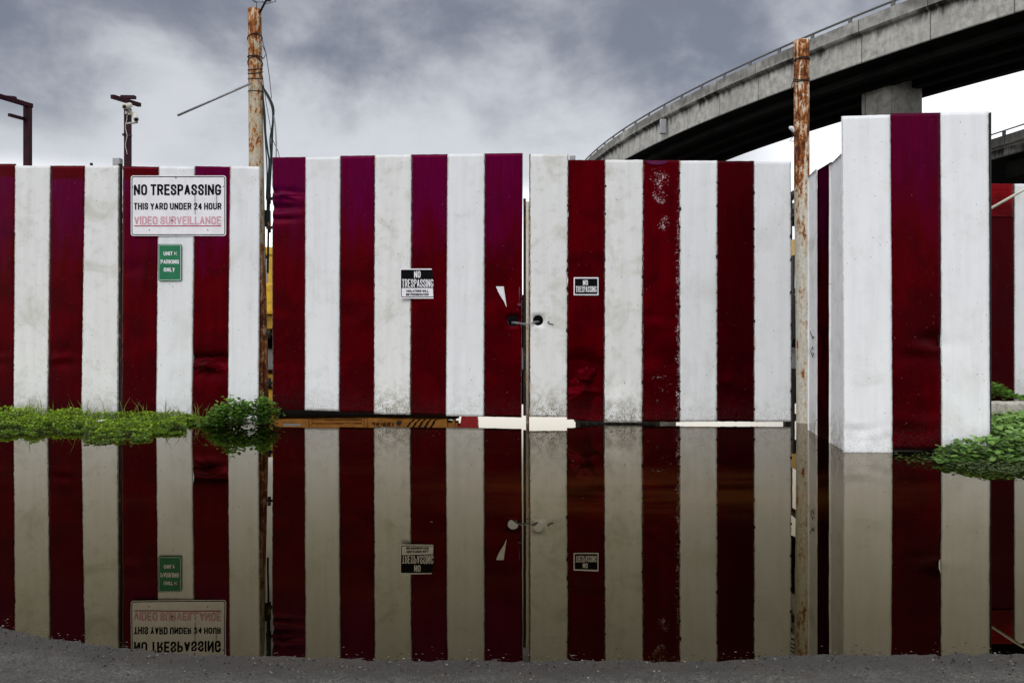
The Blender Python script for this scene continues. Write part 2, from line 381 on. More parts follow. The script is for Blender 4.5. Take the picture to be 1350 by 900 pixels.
# ------------------------------------------------------------------ ground and water
def sstep(a, b, x):
    t = max(0.0, min(1.0, (x-a)/(b-a))); return t*t*(3-2*t)
SH = [(-6, 2.80), (-1.62, 2.52), (-1.40, 2.425), (-1.15, 2.335), (-0.76, 2.282), (0, 2.262), (0.30, 2.262), (0.45, 2.252), (0.55, 2.258), (0.75, 2.30), (1.45, 2.312), (6, 2.42)]
def shore(x):
    if x <= SH[0][0]: return SH[0][1]
    for (a, b), (c, d) in zip(SH, SH[1:]):
        if x <= c: return b+(d-b)*(x-a)/(c-a)
    return SH[-1][1]
def ground_h(x, y):
    s = shore(x)
    near = (s-y)*0.055 + mn.noise(Vector((x*2.2, y*2.2, 3)))*0.0022 + mn.noise(Vector((x*22, y*22, 3)))*0.0008 + mn.noise(Vector((x*75, y*75, 1)))*0.0009
    near = max(-0.14, min(0.05, near))
    h = near
    far = sstep(15.5, 17.5, y+0.5*mn.noise(Vector((x*0.3, 0, 0))))
    side = max(sstep(9.5, 11.5, x), sstep(9.5, 11.5, -x))
    k = max(far, side)
    h = h*(1-k)+k*(0.06+0.02*mn.noise(Vector((x*0.1, y*0.1, 0))))
    # mud banks the weeds stand on
    if y < 12:
        g = math.exp(-((y-7.75)/0.42)**2)*sstep(-2.75, -3.3, x)*0.17
        g2 = math.exp(-((y-7.55)/0.30)**2)*math.exp(-((x+2.62)/0.42)**2)*0.165
        g3 = sstep(3.05, 3.6, x)*math.exp(-((y-6.35)/0.75)**2)*0.20+sstep(3.9, 4.5, x)*math.exp(-((y-7.3)/0.9)**2)*0.12
        h += max(g, g2, g3)
    return h
def lines(spec):
    out = []
    for a, b, st in spec:
        k = max(1, round((b-a)/st))
        out += [a+(b-a)*i/k for i in range(k)]
    return out
def geo(a, r, n_): 
    o = []; v = a
    for _ in range(n_): v = v*r; o.append(v)
    return o
xs = lines([(-12, -2.6, 0.12), (-2.6, 2.6, 0.018), (2.6, 12, 0.12)])+[12]
tail = geo(12, 1.45, 15)
xs = [-v for v in tail[::-1]]+xs+tail
ys = lines([(-8, 1.7, 0.3), (1.7, 2.75, 0.009), (2.75, 4, 0.05), (4, 18, 0.12)])+[18]
ys = [-v for v in geo(8, 1.7, 10)[::-1]]+ys+geo(18, 1.4, 16)
verts = [(x, y, ground_h(x, y)) for y in ys for x in xs]
nx = len(xs)
faces = [(j*nx+i, j*nx+i+1, (j+1)*nx+i+1, (j+1)*nx+i) for j in range(len(ys)-1) for i in range(nx-1)]
me = bpy.data.meshes.new('ground'); me.from_pydata(verts, [], faces); me.materials.append(M['asphalt'])
for f in me.polygons: f.use_smooth = True
g = bpy.data.objects.new('ground', me); COL.objects.link(g); tag(g, 'wet grey asphalt lot around the puddle', kind='structure')
bm = bmesh.new()
vs = [bm.verts.new(v) for v in ((-11.4, 1.9, 0), (11.4, 1.9, 0), (11.4, 17.4, 0), (-11.4, 17.4, 0))]; bm.faces.new(vs)
w = obj('water', bm, M['water'], base=(0, 8, 0)); tag(w, 'still muddy puddle mirroring the striped fence', kind='structure')

# grit lying on the asphalt
bm = bmesh.new()
for i in range(2000):
    x = random.uniform(-2.4, 2.4); y = shore(x)-abs(random.gauss(0, 0.09))+0.01
    if y > 2.6 or y < 1.75: y = random.uniform(1.9, shore(x))
    r = random.choice((0.0012, 0.0015, 0.0015, 0.002, 0.0032)) * random.uniform(0.8, 1.3)
    z = ground_h(x, y)
    mtx = Matrix.Translation((x, y, z+r*0.3)) @ Matrix.Rotation(random.random()*6, 4, 'Z') @ Matrix.Diagonal((r, r*random.uniform(0.5, 1), r*0.6, 1))
    bmesh.ops.create_icosphere(bm, subdivisions=1, radius=1, matrix=mtx)
n = NT('grit'); rr = n.n('ShaderNodeNewGeometry').outputs['Random Per Island']
gm = n.out(n.mix(n.ramp(rr, 0.4, 1.0), (0.025, 0.018, 0.014), (0.20, 0.185, 0.165)), 0.9, 0.2)
o = obj('grit', bm, gm); tag(o, 'loose grit and small stones along the puddle edge', 'grit', kind='stuff')

# ------------------------------------------------------------------ sheets
def fbm(x, y, s): return mn.noise(Vector((x, y, s)))+0.5*mn.noise(Vector((x*2.1, y*2.1, s+5)))
SID = [0]
def sheet(parent, Yf, xlt, xrt, xlb, xrb, yt, yb, mat, label=None, off=0.0, hole=None, crumples=(), ragged=0.002, yt2=None, yb2=None, wob=0.004, lumps=0.0, name='metal_sheet'):
    """one painted sheet. corners in photo pixels on the (vertical) plane Yf(px); off moves it towards the camera."""
    SID[0] += 1; sid = SID[0]*3.17
    yt2 = yt if yt2 is None else yt2; yb2 = yb if yb2 is None else yb2
    ym = (yt+yb)/2
    def P(px, py):
        Y = Yf(px); return pt(px, py, Y)
    TL, TR, BL, BR = P(xlt, yt), P(xrt, yt2), P(xlb, yb), P(xrb, yb2)
    wdt = (TR-TL).length; hgt = (TL-BL).length
    nrm = Vector((TR.y-TL.y, -(TR.x-TL.x), 0)).normalized()
    if nrm.y > 0: nrm = -nrm
    nu, nv = (26, 230) if any(c_[5] == 'c' and c_[4] > 0.02 for c_ in crumples) else (14, 90)
    rnd = random.Random(int(SID[0]*77)); planes = [(rnd.uniform(-1, 1), rnd.choice((-1, 1))*rnd.uniform(0.3, 1), rnd.uniform(-0.5, 0.5)) for _ in range(16)]
    us = [i/nu for i in range(nu+1)]; vs_ = [j/nv for j in range(nv+1)]
    skip = None
    if hole:
        hu, hv, hr = hole     # in fractions / metres
        s = hr*1.7; su, sv = s/wdt, s/hgt; k = 6
        ua, ub, va, vb = hu-su, hu+su, hv-sv, hv+sv
        us = [u for u in us if u < ua-0.02 or u > ub+0.02]+[ua+(ub-ua)*i/k for i in range(k+1)]; us.sort()
        vs_ = [v for v in vs_ if v < va-0.004 or v > vb+0.004]+[va+(vb-va)*i/k for i in range(k+1)]; vs_.sort()
        skip = (ua, ub, va, vb, k)
    def world(u, v):
        b = BL.lerp(BR, u); t = TL.lerp(TR, u)
        p = b.lerp(t, v)
        d = off + wob*fbm(u*1.5, v*4, sid) + 0.0015*fbm(u*6, v*14, sid+9)
        for (cu, cv, ru, rv, amp, typ) in crumples:
            e = math.exp(-((u-cu)/ru)**2-((v-cv)/rv)**2)
            if typ == 'c':   # facetted crumple
                a_, b_ = (u-cu)/ru*2.4, (v-cv)/rv*2.4
                f1 = min(pa_*a_+pb_*b_+pc_ for pa_, pb_, pc_ in planes[:6]); f2 = max(pa_*a_+pb_*b_+pc_*1.5-0.4 for pa_, pb_, pc_ in planes[6:10])
                f3 = min(abs(pa_*a_*2+pb_*b_*2+pc_) for pa_, pb_, pc_ in planes[10:])
                d += amp*e*(f1+0.9-0.55*max(f2, -0.3)+0.5*f3)*0.9
            elif typ == 'd':  # dent
                d -= amp*e*(1+0.4*mn.noise(Vector((u*5, v*30, sid))))
            elif typ == 'k':  # crease
                a = abs((v-cv)+ (u-cu)*0.02)/rv
                d += amp*math.exp(-a*2)*math.exp(-((u-cu)/ru)**2)
        d = max(d, -0.035)
        p = p + nrm*d
        ex = 0.0
        if u < 1e-6 or u > 1-1e-6: p.x += ragged*mn.noise(Vector((v*60, sid, u*7)))*1.2
        if v < 1e-6: p.z += ragged*1.6*mn.noise(Vector((u*9, sid, 2)))
        if v > 1-1e-6: p.z += ragged*1.2*mn.noise(Vector((u*8, sid, 4)))
        return p
    bm = bmesh.new(); uvl = bm.loops.layers.uv.new('UVMap'); uvm = bm.loops.layers.uv.new('Metres')
    data = {}
    def V(u, v):
        k_ = (round(u, 6), round(v, 6))
        if k_ not in data:
            vv = bm.verts.new(world(u, v)); data[k_] = vv; UVs[vv] = (u, v)
        return data[k_]
    UVs = {}
    eps = 1e-7
    for i in range(len(us)-1):
        for j in range(len(vs_)-1):
            cu, cv = (us[i]+us[i+1])/2, (vs_[j]+vs_[j+1])/2
            if skip and skip[0] < cu < skip[1] and skip[2] < cv < skip[3]: continue
            bm.faces.new((V(us[i], vs_[j]), V(us[i+1], vs_[j]), V(us[i+1], vs_[j+1]), V(us[i], vs_[j+1])))
    if skip:
        ua, ub, va, vb, k = skip
        loop = [(ua+(ub-ua)*i/k, va) for i in range(k)]+[(ub, va+(vb-va)*i/k) for i in range(k)]+[(ub-(ub-ua)*i/k, vb) for i in range(k)]+[(ua, vb-(vb-va)*i/k) for i in range(k)]
        inner = []
        for (u, v) in loop:
            a = math.atan2((v-hv)*hgt, (u-hu)*wdt)
            rad = hr*(1+0.05*mn.noise(Vector((math.cos(a)*2, math.sin(a)*2, sid))))
            inner.append((hu+math.cos(a)*rad/wdt, hv+math.sin(a)*rad/hgt))
        N = len(loop)
        for i in range(N):
            a, b = loop[i], loop[(i+1) % N]; c, d = inner[(i+1) % N], inner[i]
            bm.faces.new((V(*a), V(*b), V(*c), V(*d)))
    ox, oy = random.uniform(0, 50), random.uniform(0, 50)
    for f in bm.faces:
        f.smooth = True
        for l in f.loops:
            u, v = UVs[l.vert]
            l[uvl].uv = (u, v); l[uvm].uv = (u*wdt+ox, v*hgt+oy)
    bmesh.ops.recalc_face_normals(bm, faces=bm.faces[:])
    bm.normal_update()
    if bm.faces[0].normal.dot(nrm) < 0: bmesh.ops.reverse_faces(bm, faces=bm.faces[:])
    # returned edge: real folded thickness
    ext = bmesh.ops.extrude_edge_only(bm, edges=[e for e in bm.edges if e.is_boundary])
    nvs = [e for e in ext['geom'] if isinstance(e, bmesh.types.BMVert)]
    for v in nvs: v.co -= nrm*0.012
    for e in ext['geom']:
        if isinstance(e, bmesh.types.BMFace):
            e.smooth = False
            for l in e.loops: l[uvl].uv = (0.5, 0.5)
    mats = [mat]
    if lumps > 0:
        mats.append(M['rustblob'])
        z = BL.z+0.12
        while z < TL.z-0.5*(1-lumps)-0.1:
            v = (z-BL.z)/hgt
            p = world(1.0, min(0.99, v)) + Vector((random.uniform(-0.004, 0.004), -0.003, 0))
            r = random.uniform(0.006, 0.014)
            mtx = Matrix.Translation(p) @ Matrix.Diagonal((r*0.8, r*0.45, r*random.uniform(0.9, 1.8), 1))
            q = bmesh.ops.create_icosphere(bm, subdivisions=2, radius=1, matrix=mtx)
            for vv in q['verts']:
                vv.co += (vv.co-p)*0.5*mn.noise(vv.co*150)
                for f in vv.link_faces: f.material_index = 1; f.smooth = True
            z += random.choice((0.09, 0.17, 0.22, 0.26, 0.31))
    o = obj(name, bm, mats, parent, label)
    return o
def frame_rails(parent, name, P0, P1, zs, mat, w=0.05, h=0.05, dy=0.05, stiles=(), label=None):
    bm = bmesh.new()
    for z in zs:
        bar(bm, (P0.x, P0.y+dy, z), (P1.x, P1.y+dy, z), w, h)
    for s, (za, zb) in stiles:
        q = P0.lerp(P1, s); bar(bm, (q.x, q.y+dy+0.003, za), (q.x, q.y+dy+0.003, zb), w*0.98, h*0.98)
    return obj(name, bm, mat, parent, label)

WL, RL = 'white painted sheet', 'dark red painted sheet'
# ---- left fence, two panels
YL = lambda x: 8.05-0.0002*x
fa = thing('fence_panel', 'red and white striped metal fence panel at the far left, beside the big sign', 'fence', (px2X(60, 8.05), 8.05, 0))
E = [(-170, -172), (-123, -125), (-75, -77), (-27, -29), (20, 18), (67, 63), (112, 107), (157, 155.5)]
kinds = ['w', 'r', 'w', 'r', 'w', 'r', 'w']
for i, k in enumerate(kinds):
    (a, b), (c, d) = E[i], E[i+1]
    mat = {'w': M['white_dirty'] if i in (4, 6) else M['white'], 'r': M['red_band']}[k]
    sheet(fa, YL, a, c, b, d, 216 if k == 'r' and i < 4 else 218.5, 556, mat, WL if k == 'w' else RL, off=0.004 if k == 'w' else 0.0,
          crumples=[(0.3, 0.25, 0.5, 0.03, 0.012, 'c')] if i in (3, 5) else ())
A0, A1 = pt(-170, 0, 8.08), pt(155, 0, 8.02)
frame_rails(fa, 'rail', A0, A1, (0.35, 1.3, 2.4), M['steel_dark'], stiles=[(0.01, (0, 2.5)), (0.5, (0, 2.5))])
bm = bmesh.new(); q = pt(158, 0, 8.03)
bar(bm, (q.x, q.y+0.012, -0.1), (q.x, q.y+0.012, px2Z(216, 8.03)), 0.028, 0.03)
obj('seam_post', bm, M['rustbar'], fa, 'black rusty upright in the seam')
fb = thing('fence_panel', 'striped metal fence panel that carries the big white surveillance sign and the green sign', 'fence', (px2X(250, 8.0), 8.0, 0))
E = [(162, 160), (209.5, 206), (257, 253), (303.5, 300.5), (343, 340.5)]
for i, k in enumerate('rwrw'):
    (a, b), (c, d) = E[i], E[i+1]
    sheet(fb, YL, a, c, b, d, 219, 556, {'w': M['white'], 'r': M['red_band'] if i == 0 else M['red_purple']}[k], WL if k == 'w' else RL, off=0.004 if k == 'w' else 0.0,
          yt2=220, crumples=[(0.45, 0.22, 0.5, 0.035, 0.04, 'c'), (0.4, 0.25, 0.5, 0.012, 0.035, 'd')] if i == 2 else ([(0.3, 0.6, 0.4, 0.03, 0.012, 'd')] if i == 0 else ()))
frame_rails(fb, 'rail', pt(163, 0, 8.02), pt(339, 0, 7.99), (0.35, 1.3, 2.4), M['steel_dark'], stiles=[(0.02, (0, 2.48))])

# ---- left gate leaf
YG = lambda x: 7.98+(7.60-7.98)*(x-359)/(690-359)
gl = thing('gate_leaf', 'left leaf of the striped double gate, starting and ending in a dark red stripe', 'gate', (px2X(525, 7.8), 7.8, 0))
E = [(359, 359), (403, 402), (449, 447), (494, 493), (543, 541), (590, 588), (639, 638), (689, 687.5)]
tops = [207.5, 207.5, 205.5, 204.5, 203.8, 203.2, 202.4]; bots = [540, 540.5, 543, 545.5, 546.5, 548, 549]
L_SHEETS = []
for i, k in enumerate('rwrwrwr'):
    (a, b), (c, d) = E[i], E[i+1]
    cr = ()
    if i == 0: cr = [(0.2, 0.85, 0.5, 0.018, 0.040, 'c'), (0.1, 0.80, 0.6, 0.014, 0.040, 'd'), (0.3, 0.755, 0.5, 0.010, 0.025, 'd'), (0.3, 0.20, 0.5, 0.12, 0.010, 'd')]
    if i == 2: cr = [(0.6, 0.35, 0.6, 0.05, 0.008, 'c')]
    if i == 6: cr = [(0.5, 0.42, 0.6, 0.08, 0.008, 'c')]
    hole = None
    if i == 6: hole = (0.76, (549-422.5)/(549-202.4), 0.052)
    L_SHEETS.append(sheet(gl, YG, a, c, b, d, tops[i], bots[i], {'w': M['white'] if i != 3 else M['white_dirty'], 'r': M['red_purple']}[k], WL if k == 'w' else RL,
          off=0.004 if k == 'w' else 0.0, yb2=bots[i]+(1 if i else 0.5), yt2=tops[i]-0.5, crumples=cr, hole=hole))
G0, G1 = pt(361, 0, YG(361)), pt(686, 0, YG(686))
frame_rails(gl, 'gate_frame', G0, G1, (0.19, 0.72, 1.6, 2.35), M['steel_dark'], stiles=[(0.02, (0.10, 2.5)), (0.5, (0.13, 2.5))], dy=0.09)
bm = bmesh.new(); q = pt(691.6, 0, 7.63)
bar(bm, (q.x, q.y, 0.07), (q.x, q.y, px2Z(262, 7.63)), 0.026, 0.03)
obj('end_stile', bm, M['rustbar'], gl, 'rusty black upright at the free end')
# hinges on the post side
bm = bmesh.new()
for yy in (262, 300, 440, 505):
    bm = bmesh.new(); q = pt(355, yy, 8.05); tube(bm, [(q.x, q.y, q.z-0.05), (q.x, q.y, q.z+0.05)], 0.018, 10)
    bar(bm, (q.x-0.03, q.y, q.z), (q.x+0.05, q.y, q.z), 0.02, 0.03)
    obj('hinge', bm, M['rustbar'], gl)

# ---- right gate leaf
YR = lambda x: 7.56-0.04*(x-698)/345
gr = thing('gate_leaf', 'right leaf of the striped double gate, starting and ending in a white stripe', 'gate', (px2X(870, 7.55), 7.55, 0))
E = [(698.5, 698.5), (749, 747.5), (797.5, 796.5), (848, 846.5), (896, 896.5), (945.5, 945), (994, 994.5), (1042.5, 1043)]
tops = [203.5, 211, 211, 211.3, 212, 212.3, 213]; bots = [549, 552.5, 556.3, 555.5, 555.6, 555.4, 555.8]
for i, k in enumerate('wrwrwrw'):
    (a, b), (c, d) = E[i], E[i+1]
    cr = (); mat = {'w': M['white'], 'r': M['red']}[k]
    if i == 0: mat = M['white_dirty']
    if i == 1: cr = [(0.5, 0.12, 0.9, 0.09, 0.06, 'c'), (0.35, 0.16, 0.5, 0.04, 0.03, 'c'), (0.55, 0.22, 0.6, 0.030, 0.035, 'd')]
    if i == 2: mat = M['white_dirty']; cr = [(0.4, 0.10, 0.6, 0.07, 0.012, 'c')]
    if i == 3: mat = M['red_flaked']; cr = [(0.5, 0.2, 0.7, 0.06, 0.012, 'c'), (0.5, 0.38, 0.7, 0.03, 0.010, 'c')]
    if i == 5: mat = M['red_dark']; cr = [(0.5, 0.15, 0.6, 0.08, 0.012, 'c')]
    hole = ((709.5-698.5)/50.0, (549-422)/(549-203.5), 0.050) if i == 0 else None
    sheet(gr, YR, a, c, b, d, tops[i], bots[i], mat, ('flaking dark red painted sheet' if i == 3 else RL) if k == 'r' else WL, off=(0.012 if i == 0 else 0.004) if k == 'w' else 0.0,
          crumples=cr, hole=hole, yb2=(549.5, 556.3, 556.8, 556, 555.4, 555.6, 555.6)[i], ragged=0.003 if i else 0.002, lumps=1.0 if i < 6 and i > 0 else 0.35)
frame_rails(gr, 'gate_frame', pt(702, 0, 7.56), pt(1040, 0, 7.52), (0.17, 0.72, 1.6, 2.35), M['steel_dark'], stiles=[(0.5, (0.1, 2.45)), (0.98, (0.05, 2.45))], dy=0.10)
bm = bmesh.new(); q = pt(695.6, 0, 7.585)
tube(bm, [(q.x, q.y, -0.02), (q.x, q.y, px2Z(266, 7.585))], 0.0155, 12)
obj('end_pipe', bm, M['pipe'], gr, 'cream pipe with peeling paint at the free end')
# purple bleached half disc at the top of the flaking sheet
bm = bmesh.new(); c0 = pt(866, 211.8, YR(866)-0.0075)
ring = [bm.verts.new(c0+Vector((math.cos(math.pi+math.pi*k/20)*0.105, 0, math.sin(math.pi+math.pi*k/20)*0.038))) for k in range(21)]
bm.faces.new(ring)
obj('bleached_patch', bm, simple('bleached_red_paint', (0.10, 0.010, 0.055), 0.6, 0.1), gr, 'half round purple patch of bleached paint')
bm = bmesh.new(); box(bm, pt(751, 0, 7.64).x, pt(758.5, 0, 7.64).x, 7.62, 7.68, px2Z(214, 7.64), px2Z(205.5, 7.64), bev=0.004)
tag(obj('junction_box', bm, M['galv']), 'tiny grey metal box peeking over the gate beside the taller white sheet', 'box')

# ---- side fence going towards the camera, tall panel, far fence
P_a = (2.655, 7.12); P_b = (2.482, 5.93)
def sideY(x):   # where the view ray through column x meets the side fence's line
    k = (x-HX)/F; (xa, ya), (xb, yb) = P_a, P_b
    t = (k*ya-xa)/((xb-xa)-k*(yb-ya)); return ya+t*(yb-ya)
sf = thing('fence_panel', 'narrow striped fence panel seen edge-on between the right rusty post and the tallest panel', 'fence', (2.6, 6.5, 0))
def sheet3(parent, A, B, z0, z1a, z1b, mat, label, **kw):
    """sheet between two ground points, given in metres"""
    (xa, ya), (xb, yb) = A, B
    pxa = HX+xa/ya*F; pxb = HX+xb/yb*F
    def YY(px): return ya if abs(px-pxa) < abs(px-pxb) else yb
    return sheet(parent, YY, pxa, pxb, pxa, pxb, HY-(z1a-CZ)*F/ya, HY-(z0-CZ)*F/ya, mat, label, yt2=HY-(z1b-CZ)*F/yb, yb2=HY-(z0-CZ)*F/yb, **kw)
def along(t): return (P_a[0]+(P_b[0]-P_a[0])*t, P_a[1]+(P_b[1]-P_a[1])*t)
def t_of(px):
    Y = sideY(px); return (Y-P_a[1])/(P_b[1]-P_a[1])
t1, t2, t3 = t_of(1077.5), t_of(1095), t_of(1110.5)
sheet3(sf, along(0), along(t1), -0.02, 2.26, 2.27, M['white_side'], WL, wob=0.002, off=0.0, ragged=0.0)
sheet3(sf, along(t1), along(t2), -0.02, 2.26, 2.24, M['red_side'], RL, wob=0.002, off=0.012, ragged=0.0)
sheet3(sf, along(t2), along(1.0), -0.02, 2.215, 2.235, M['white_side'], WL, wob=0.002, off=0.0, ragged=0.0)
frame_rails(sf, 'rail', Vector((2.70, 7.05, 0)), Vector((2.53, 5.99, 0)), (0.3, 1.2, 2.1), M['steel_dark'], dy=0.0, w=0.04, h=0.04)
# black scrawl on its first sheet
bm = bmesh.new()
q0 = along(0.18)
def scr(z, s, k): 
    pts_ = []
    for i in range(26):
        a = i/25*math.pi*2*k
        tt = 0.16+0.06*math.sin(a)*s+0.02*math.sin(2.3*a)
        xx, yy = along(tt); pts_.append((xx-0.014, yy, z+0.075*(i/25-0.5)+0.03*math.cos(a)))
    tube(bm, pts_, 0.003, 5)
scr(0.84, 0.6, 0.8); scr(0.70, 0.5, 1.3)
obj('paint_scrawl', bm, M['ink'], sf, 'black scrawled spray paint')

tf = thing('fence_panel', 'tallest striped fence panel on the right, white red white, nearest to the camera', 'fence', (3.0, 5.85, 0))
YT = lambda x: 5.90-0.06*(x-1110)/195
ext_ = [(1109.5, 1112.5), (1173.5, 1176.5), (1239.5, 1241.5), (1303, 1305)]
tt_ = [(153.5, 151.5), (149.5, 148.5), (148.3, 146.6)]
for i, k in enumerate('wrw'):
    (a, b), (c, d) = ext_[i], ext_[i+1]
    cr = ()
    if i == 0: cr = [(0.6, 0.06, 0.6, 0.02, 0.012, 'c'), (0.5, 0.085, 0.8, 0.008, 0.010, 'k')]
    if i == 1: cr = [(0.95, 0.325, 0.30, 0.018, 0.045, 'd'), (0.75, 0.295, 0.5, 0.03, 0.012, 'c'), (0.5, 0.08, 0.6, 0.04, 0.010, 'c')]
    if i == 2: cr = [(0.0, 0.325, 0.25, 0.02, 0.012, 'd')]
    sheet(tf, YT, a, c, b, d, tt_[i][0], (599, 592, 602)[i], M['white_clean'] if k == 'w' else M['red_tall'], WL if k == 'w' else RL, yt2=tt_[i][1], off=0.004 if k == 'w' else 0, crumples=cr, wob=0.003)
frame_rails(tf, 'rail', pt(1119, 0, 5.93), pt(1298, 0, 5.86), (0.03, 0.4, 1.3, 2.35), M['steel_dark'], stiles=[(0.10, (0, 2.4)), (0.95, (0, 2.45))], dy=0.05)
bm = bmesh.new(); q = pt(1304.3, 0, 5.88)
bar(bm, (q.x, q.y, 0.0), (q.x, q.y, px2Z(149, 5.88)), 0.01, 0.035)
obj('edge_trim', bm, M['steel_dark'], tf)

ff = thing('fence_panel', 'striped fence panel standing farther back at the right edge behind the low concrete kerb', 'fence', (5.4, 8.4, 0))
YF = lambda x: 8.45
for a, c, mt_, lb in ((1262, 1290, M['white'], WL), (1290, 1337, M['red_dark'], RL), (1337, 1384, M['white'], WL), (1384, 1431, M['red'], RL), (1431, 1478, M['white'], WL)):
    sheet(ff, YF, a, c, a, c+2, 242.5, 530, mt_, lb, off=0.004 if lb is WL else 0)
sheet(ff, YF, 1289.5, 1334.5, 1289.5, 1334.5, 242.5, 286, M['red_bright'], 'fresher red patch of sheet along the top', off=0.014, name='top_patch')
frame_rails(ff, 'rail', pt(1265, 0, 8.45), pt(1475, 0, 8.45), (0.4, 2.3), M['steel_dark'], dy=0.06)
bm = bmesh.new(); tube(bm, [pt(1297, 280, 8.1), pt(1352, 249, 8.0), pt(1400, 222, 7.9)], 0.014, 10)
tag(obj('brace_pipe', bm, M['cream']), 'thin white pipe slanting up across the fence panel at the right edge', 'pipe')
bm = bmesh.new()
x0, x1 = pt(1290, 0, 8.0).x, 8.2
r_ = box(bm, x0, x1, 7.82, 8.02, 0.02, px2Z(531, 7.82), bev=0.012)
bmesh.ops.subdivide_edges(bm, edges=[e for e in bm.edges if e.calc_length() > 0.5], cuts=60, use_grid_fill=True)
for v in bm.verts: v.co += mn.noise_vector(v.co*9)*0.006
k_ = obj('kerb', bm, M['kerb'], smooth=False); tag(k_, 'low whitish concrete kerb block with black mould in front of the far right fence', 'kerb')

# ------------------------------------------------------------------ posts
def pipe_post(pts_, rs, n=28, wall=0.008):
    bm = bmesh.new()
    P = [Vector(p) for p in pts_]; fine = []; fr = []
    for i in range(len(P)-1):
        for k in range(12):
            t = k/12; fine.append(P[i].lerp(P[i+1], t)); fr.append(rs[i]+(rs[i+1]-rs[i])*t)
    fine.append(P[-1]); fr.append(rs[-1])
    rings = tube(bm, fine, fr, n, cap=False)
    # open mouth with a wall thickness
    top = rings[-1]; c = fine[-1]
    inn = [bm.verts.new(c+(v.co-c)*(1-wall/fr[-1])+Vector((0, 0, 0))) for v in top]
    dn = [bm.verts.new(v.co-Vector((0, 0, 0.25))) for v in inn]
    for k in range(n):
        bm.faces.new((top[k], top[(k+1) % n], inn[(k+1) % n], inn[k])); bm.faces.new((inn[k], inn[(k+1) % n], dn[(k+1) % n], dn[k]))
    for v in bm.verts:
        if v not in set(top) | set(inn): v.co += Vector((mn.noise(v.co*7), mn.noise(v.co*7+Vector((9, 0, 0))), 0))*0.0015
    return bm
def ring_wire(bm, c, r, tilt, wr=0.004, az=0.0, n=40, z2=0.0):
    pts_ = []
    for k in range(n):
        a = 2*math.pi*k/n
        pts_.append(Vector(c)+Vector((math.cos(a)*r, math.sin(a)*r, math.sin(a+az)*tilt)))
    tube(bm, pts_, wr, 6, closed=True)
YPL = 8.22
pl = thing('steel_post', 'tall rusty round post with wires wound round it, left of the double gate', 'post', (px2X(343, YPL), YPL, 0))
bm = pipe_post([pt(345, 566, YPL), pt(341.5, 400, YPL), pt(338, 218, YPL), pt(335.6, 13, YPL)], [0.078, 0.076, 0.075, 0.067])
obj('pipe', bm, M['post_l'], pl)
bm = bmesh.new(); q = lambda x, y: pt(x, y, YPL)
tube(bm, [q(344, 18)+Vector((0, -0.03, 0)), q(352, 11)+Vector((0, -0.1, 0)), q(359, 5)+Vector((0, -0.15, 0))], 0.011, 8)
c = q(360, 5)+Vector((0, -0.16, 0))
box(bm, c.x-0.018, c.x+0.018, c.y-0.02, c.y+0.02, c.z-0.035, c.z+0.03, bev=0.006)
obj('bracket', bm, M['steel_dark'], pl, 'small black bracket at the top')
bm = bmesh.new()
for yy, tl, az in ((51, 0.03, 2.6), (76, 0.0, 0), (84, 0.05, 2.9), (92, 0.02, 0.4), (96, 0.03, 0.2), (104, 0.02, 0.1), (121, 0.01, 0)):
    cx = 335.6+(yy-13)/205*2.4
    ring_wire(bm, q(cx, yy), 0.0735, tl, 0.0045, az)
tube(bm, [q(346, 60), q(351, 71), q(347, 78)], 0.004, 6)
tube(bm, [q(345, 50), q(351, 72), q(355, 100), q(358, 130)], 0.0035, 6)
obj('wire_ties', bm, M['steel_dark'], pl, 'thin black wire wound round the pipe')
# curled wire at the top
bm = bmesh.new()
pts_ = [q(338, 12), q(338.5, 4), q(334, 2), q(330, -3), q(338, 3), q(346, 3), q(356, 3), q(360, -3), q(364, 2), q(350, 6), q(345, 1)]
sm = []
for i in range(len(pts_)-1):
    for k in range(5): sm.append(pts_[i].lerp(pts_[i+1], k/5))
tube(bm, sm, 0.0035, 6); tag(obj('loose_wire', bm, M['black']), 'curl of thin black wire on top of the left rusty post', 'wire')
bm = bmesh.new(); tube(bm, [pt(234, 152.5, 8.0), pt(332, 109.5, 8.12)], 0.0115, 12)
tag(obj('conduit_rod', bm, M['galv']), 'thin grey rod sticking out slanting down from the left rusty post', 'rod')

def cable(P, r, mat, label, grp='cables hanging beside the left rusty post'):
    bm = bmesh.new(); P = [Vector(p) for p in P]; S = []
    for i in range(len(P)-1):
        p0 = P[max(i-1, 0)]; p1 = P[i]; p2 = P[i+1]; p3 = P[min(i+2, len(P)-1)]
        for k in range(8):
            t = k/8
            S.append(0.5*((2*p1)+(p2-p0)*t+(2*p0-5*p1+4*p2-p3)*t*t+(3*p1-p0-3*p2+p3)*t*t*t))
    S.append(P[-1]); tube(bm, S, r, 8)
    return tag(obj('cable', bm, mat), label, 'cable', grp)
def qq(x, y, d=0.0): return pt(x, y, YPL+d)
cable([qq(345, 112), qq(350, 122), qq(357, 135), qq(360, 150), qq(359, 175), qq(358, 205), qq(356, 240, .02), qq(354, 300, .02), qq(353, 360, .02)], 0.011, M['black'], 'thickest black cable sagging out from the left rusty post')
cable([qq(345, 116), qq(349, 150), qq(350, 175), qq(353, 200), qq(355, 215), qq(353, 245), qq(352, 300)], 0.010, M['green_cable'], 'dark green cable running down close against the left rusty post')
cable([qq(346, 114), qq(356, 130), qq(361, 145), qq(359, 165), qq(356, 185), qq(357, 212), qq(354, 260)], 0.008, M['green_cable'], 'dark green cable bulging right of the left rusty post')
cable([qq(347, 118), qq(357, 138), qq(362, 160), qq(364, 185), qq(364, 208), qq(363, 250, .05)], 0.008, M['grey_cable'], 'pale grey cable, outermost of the thick cables at the left post')
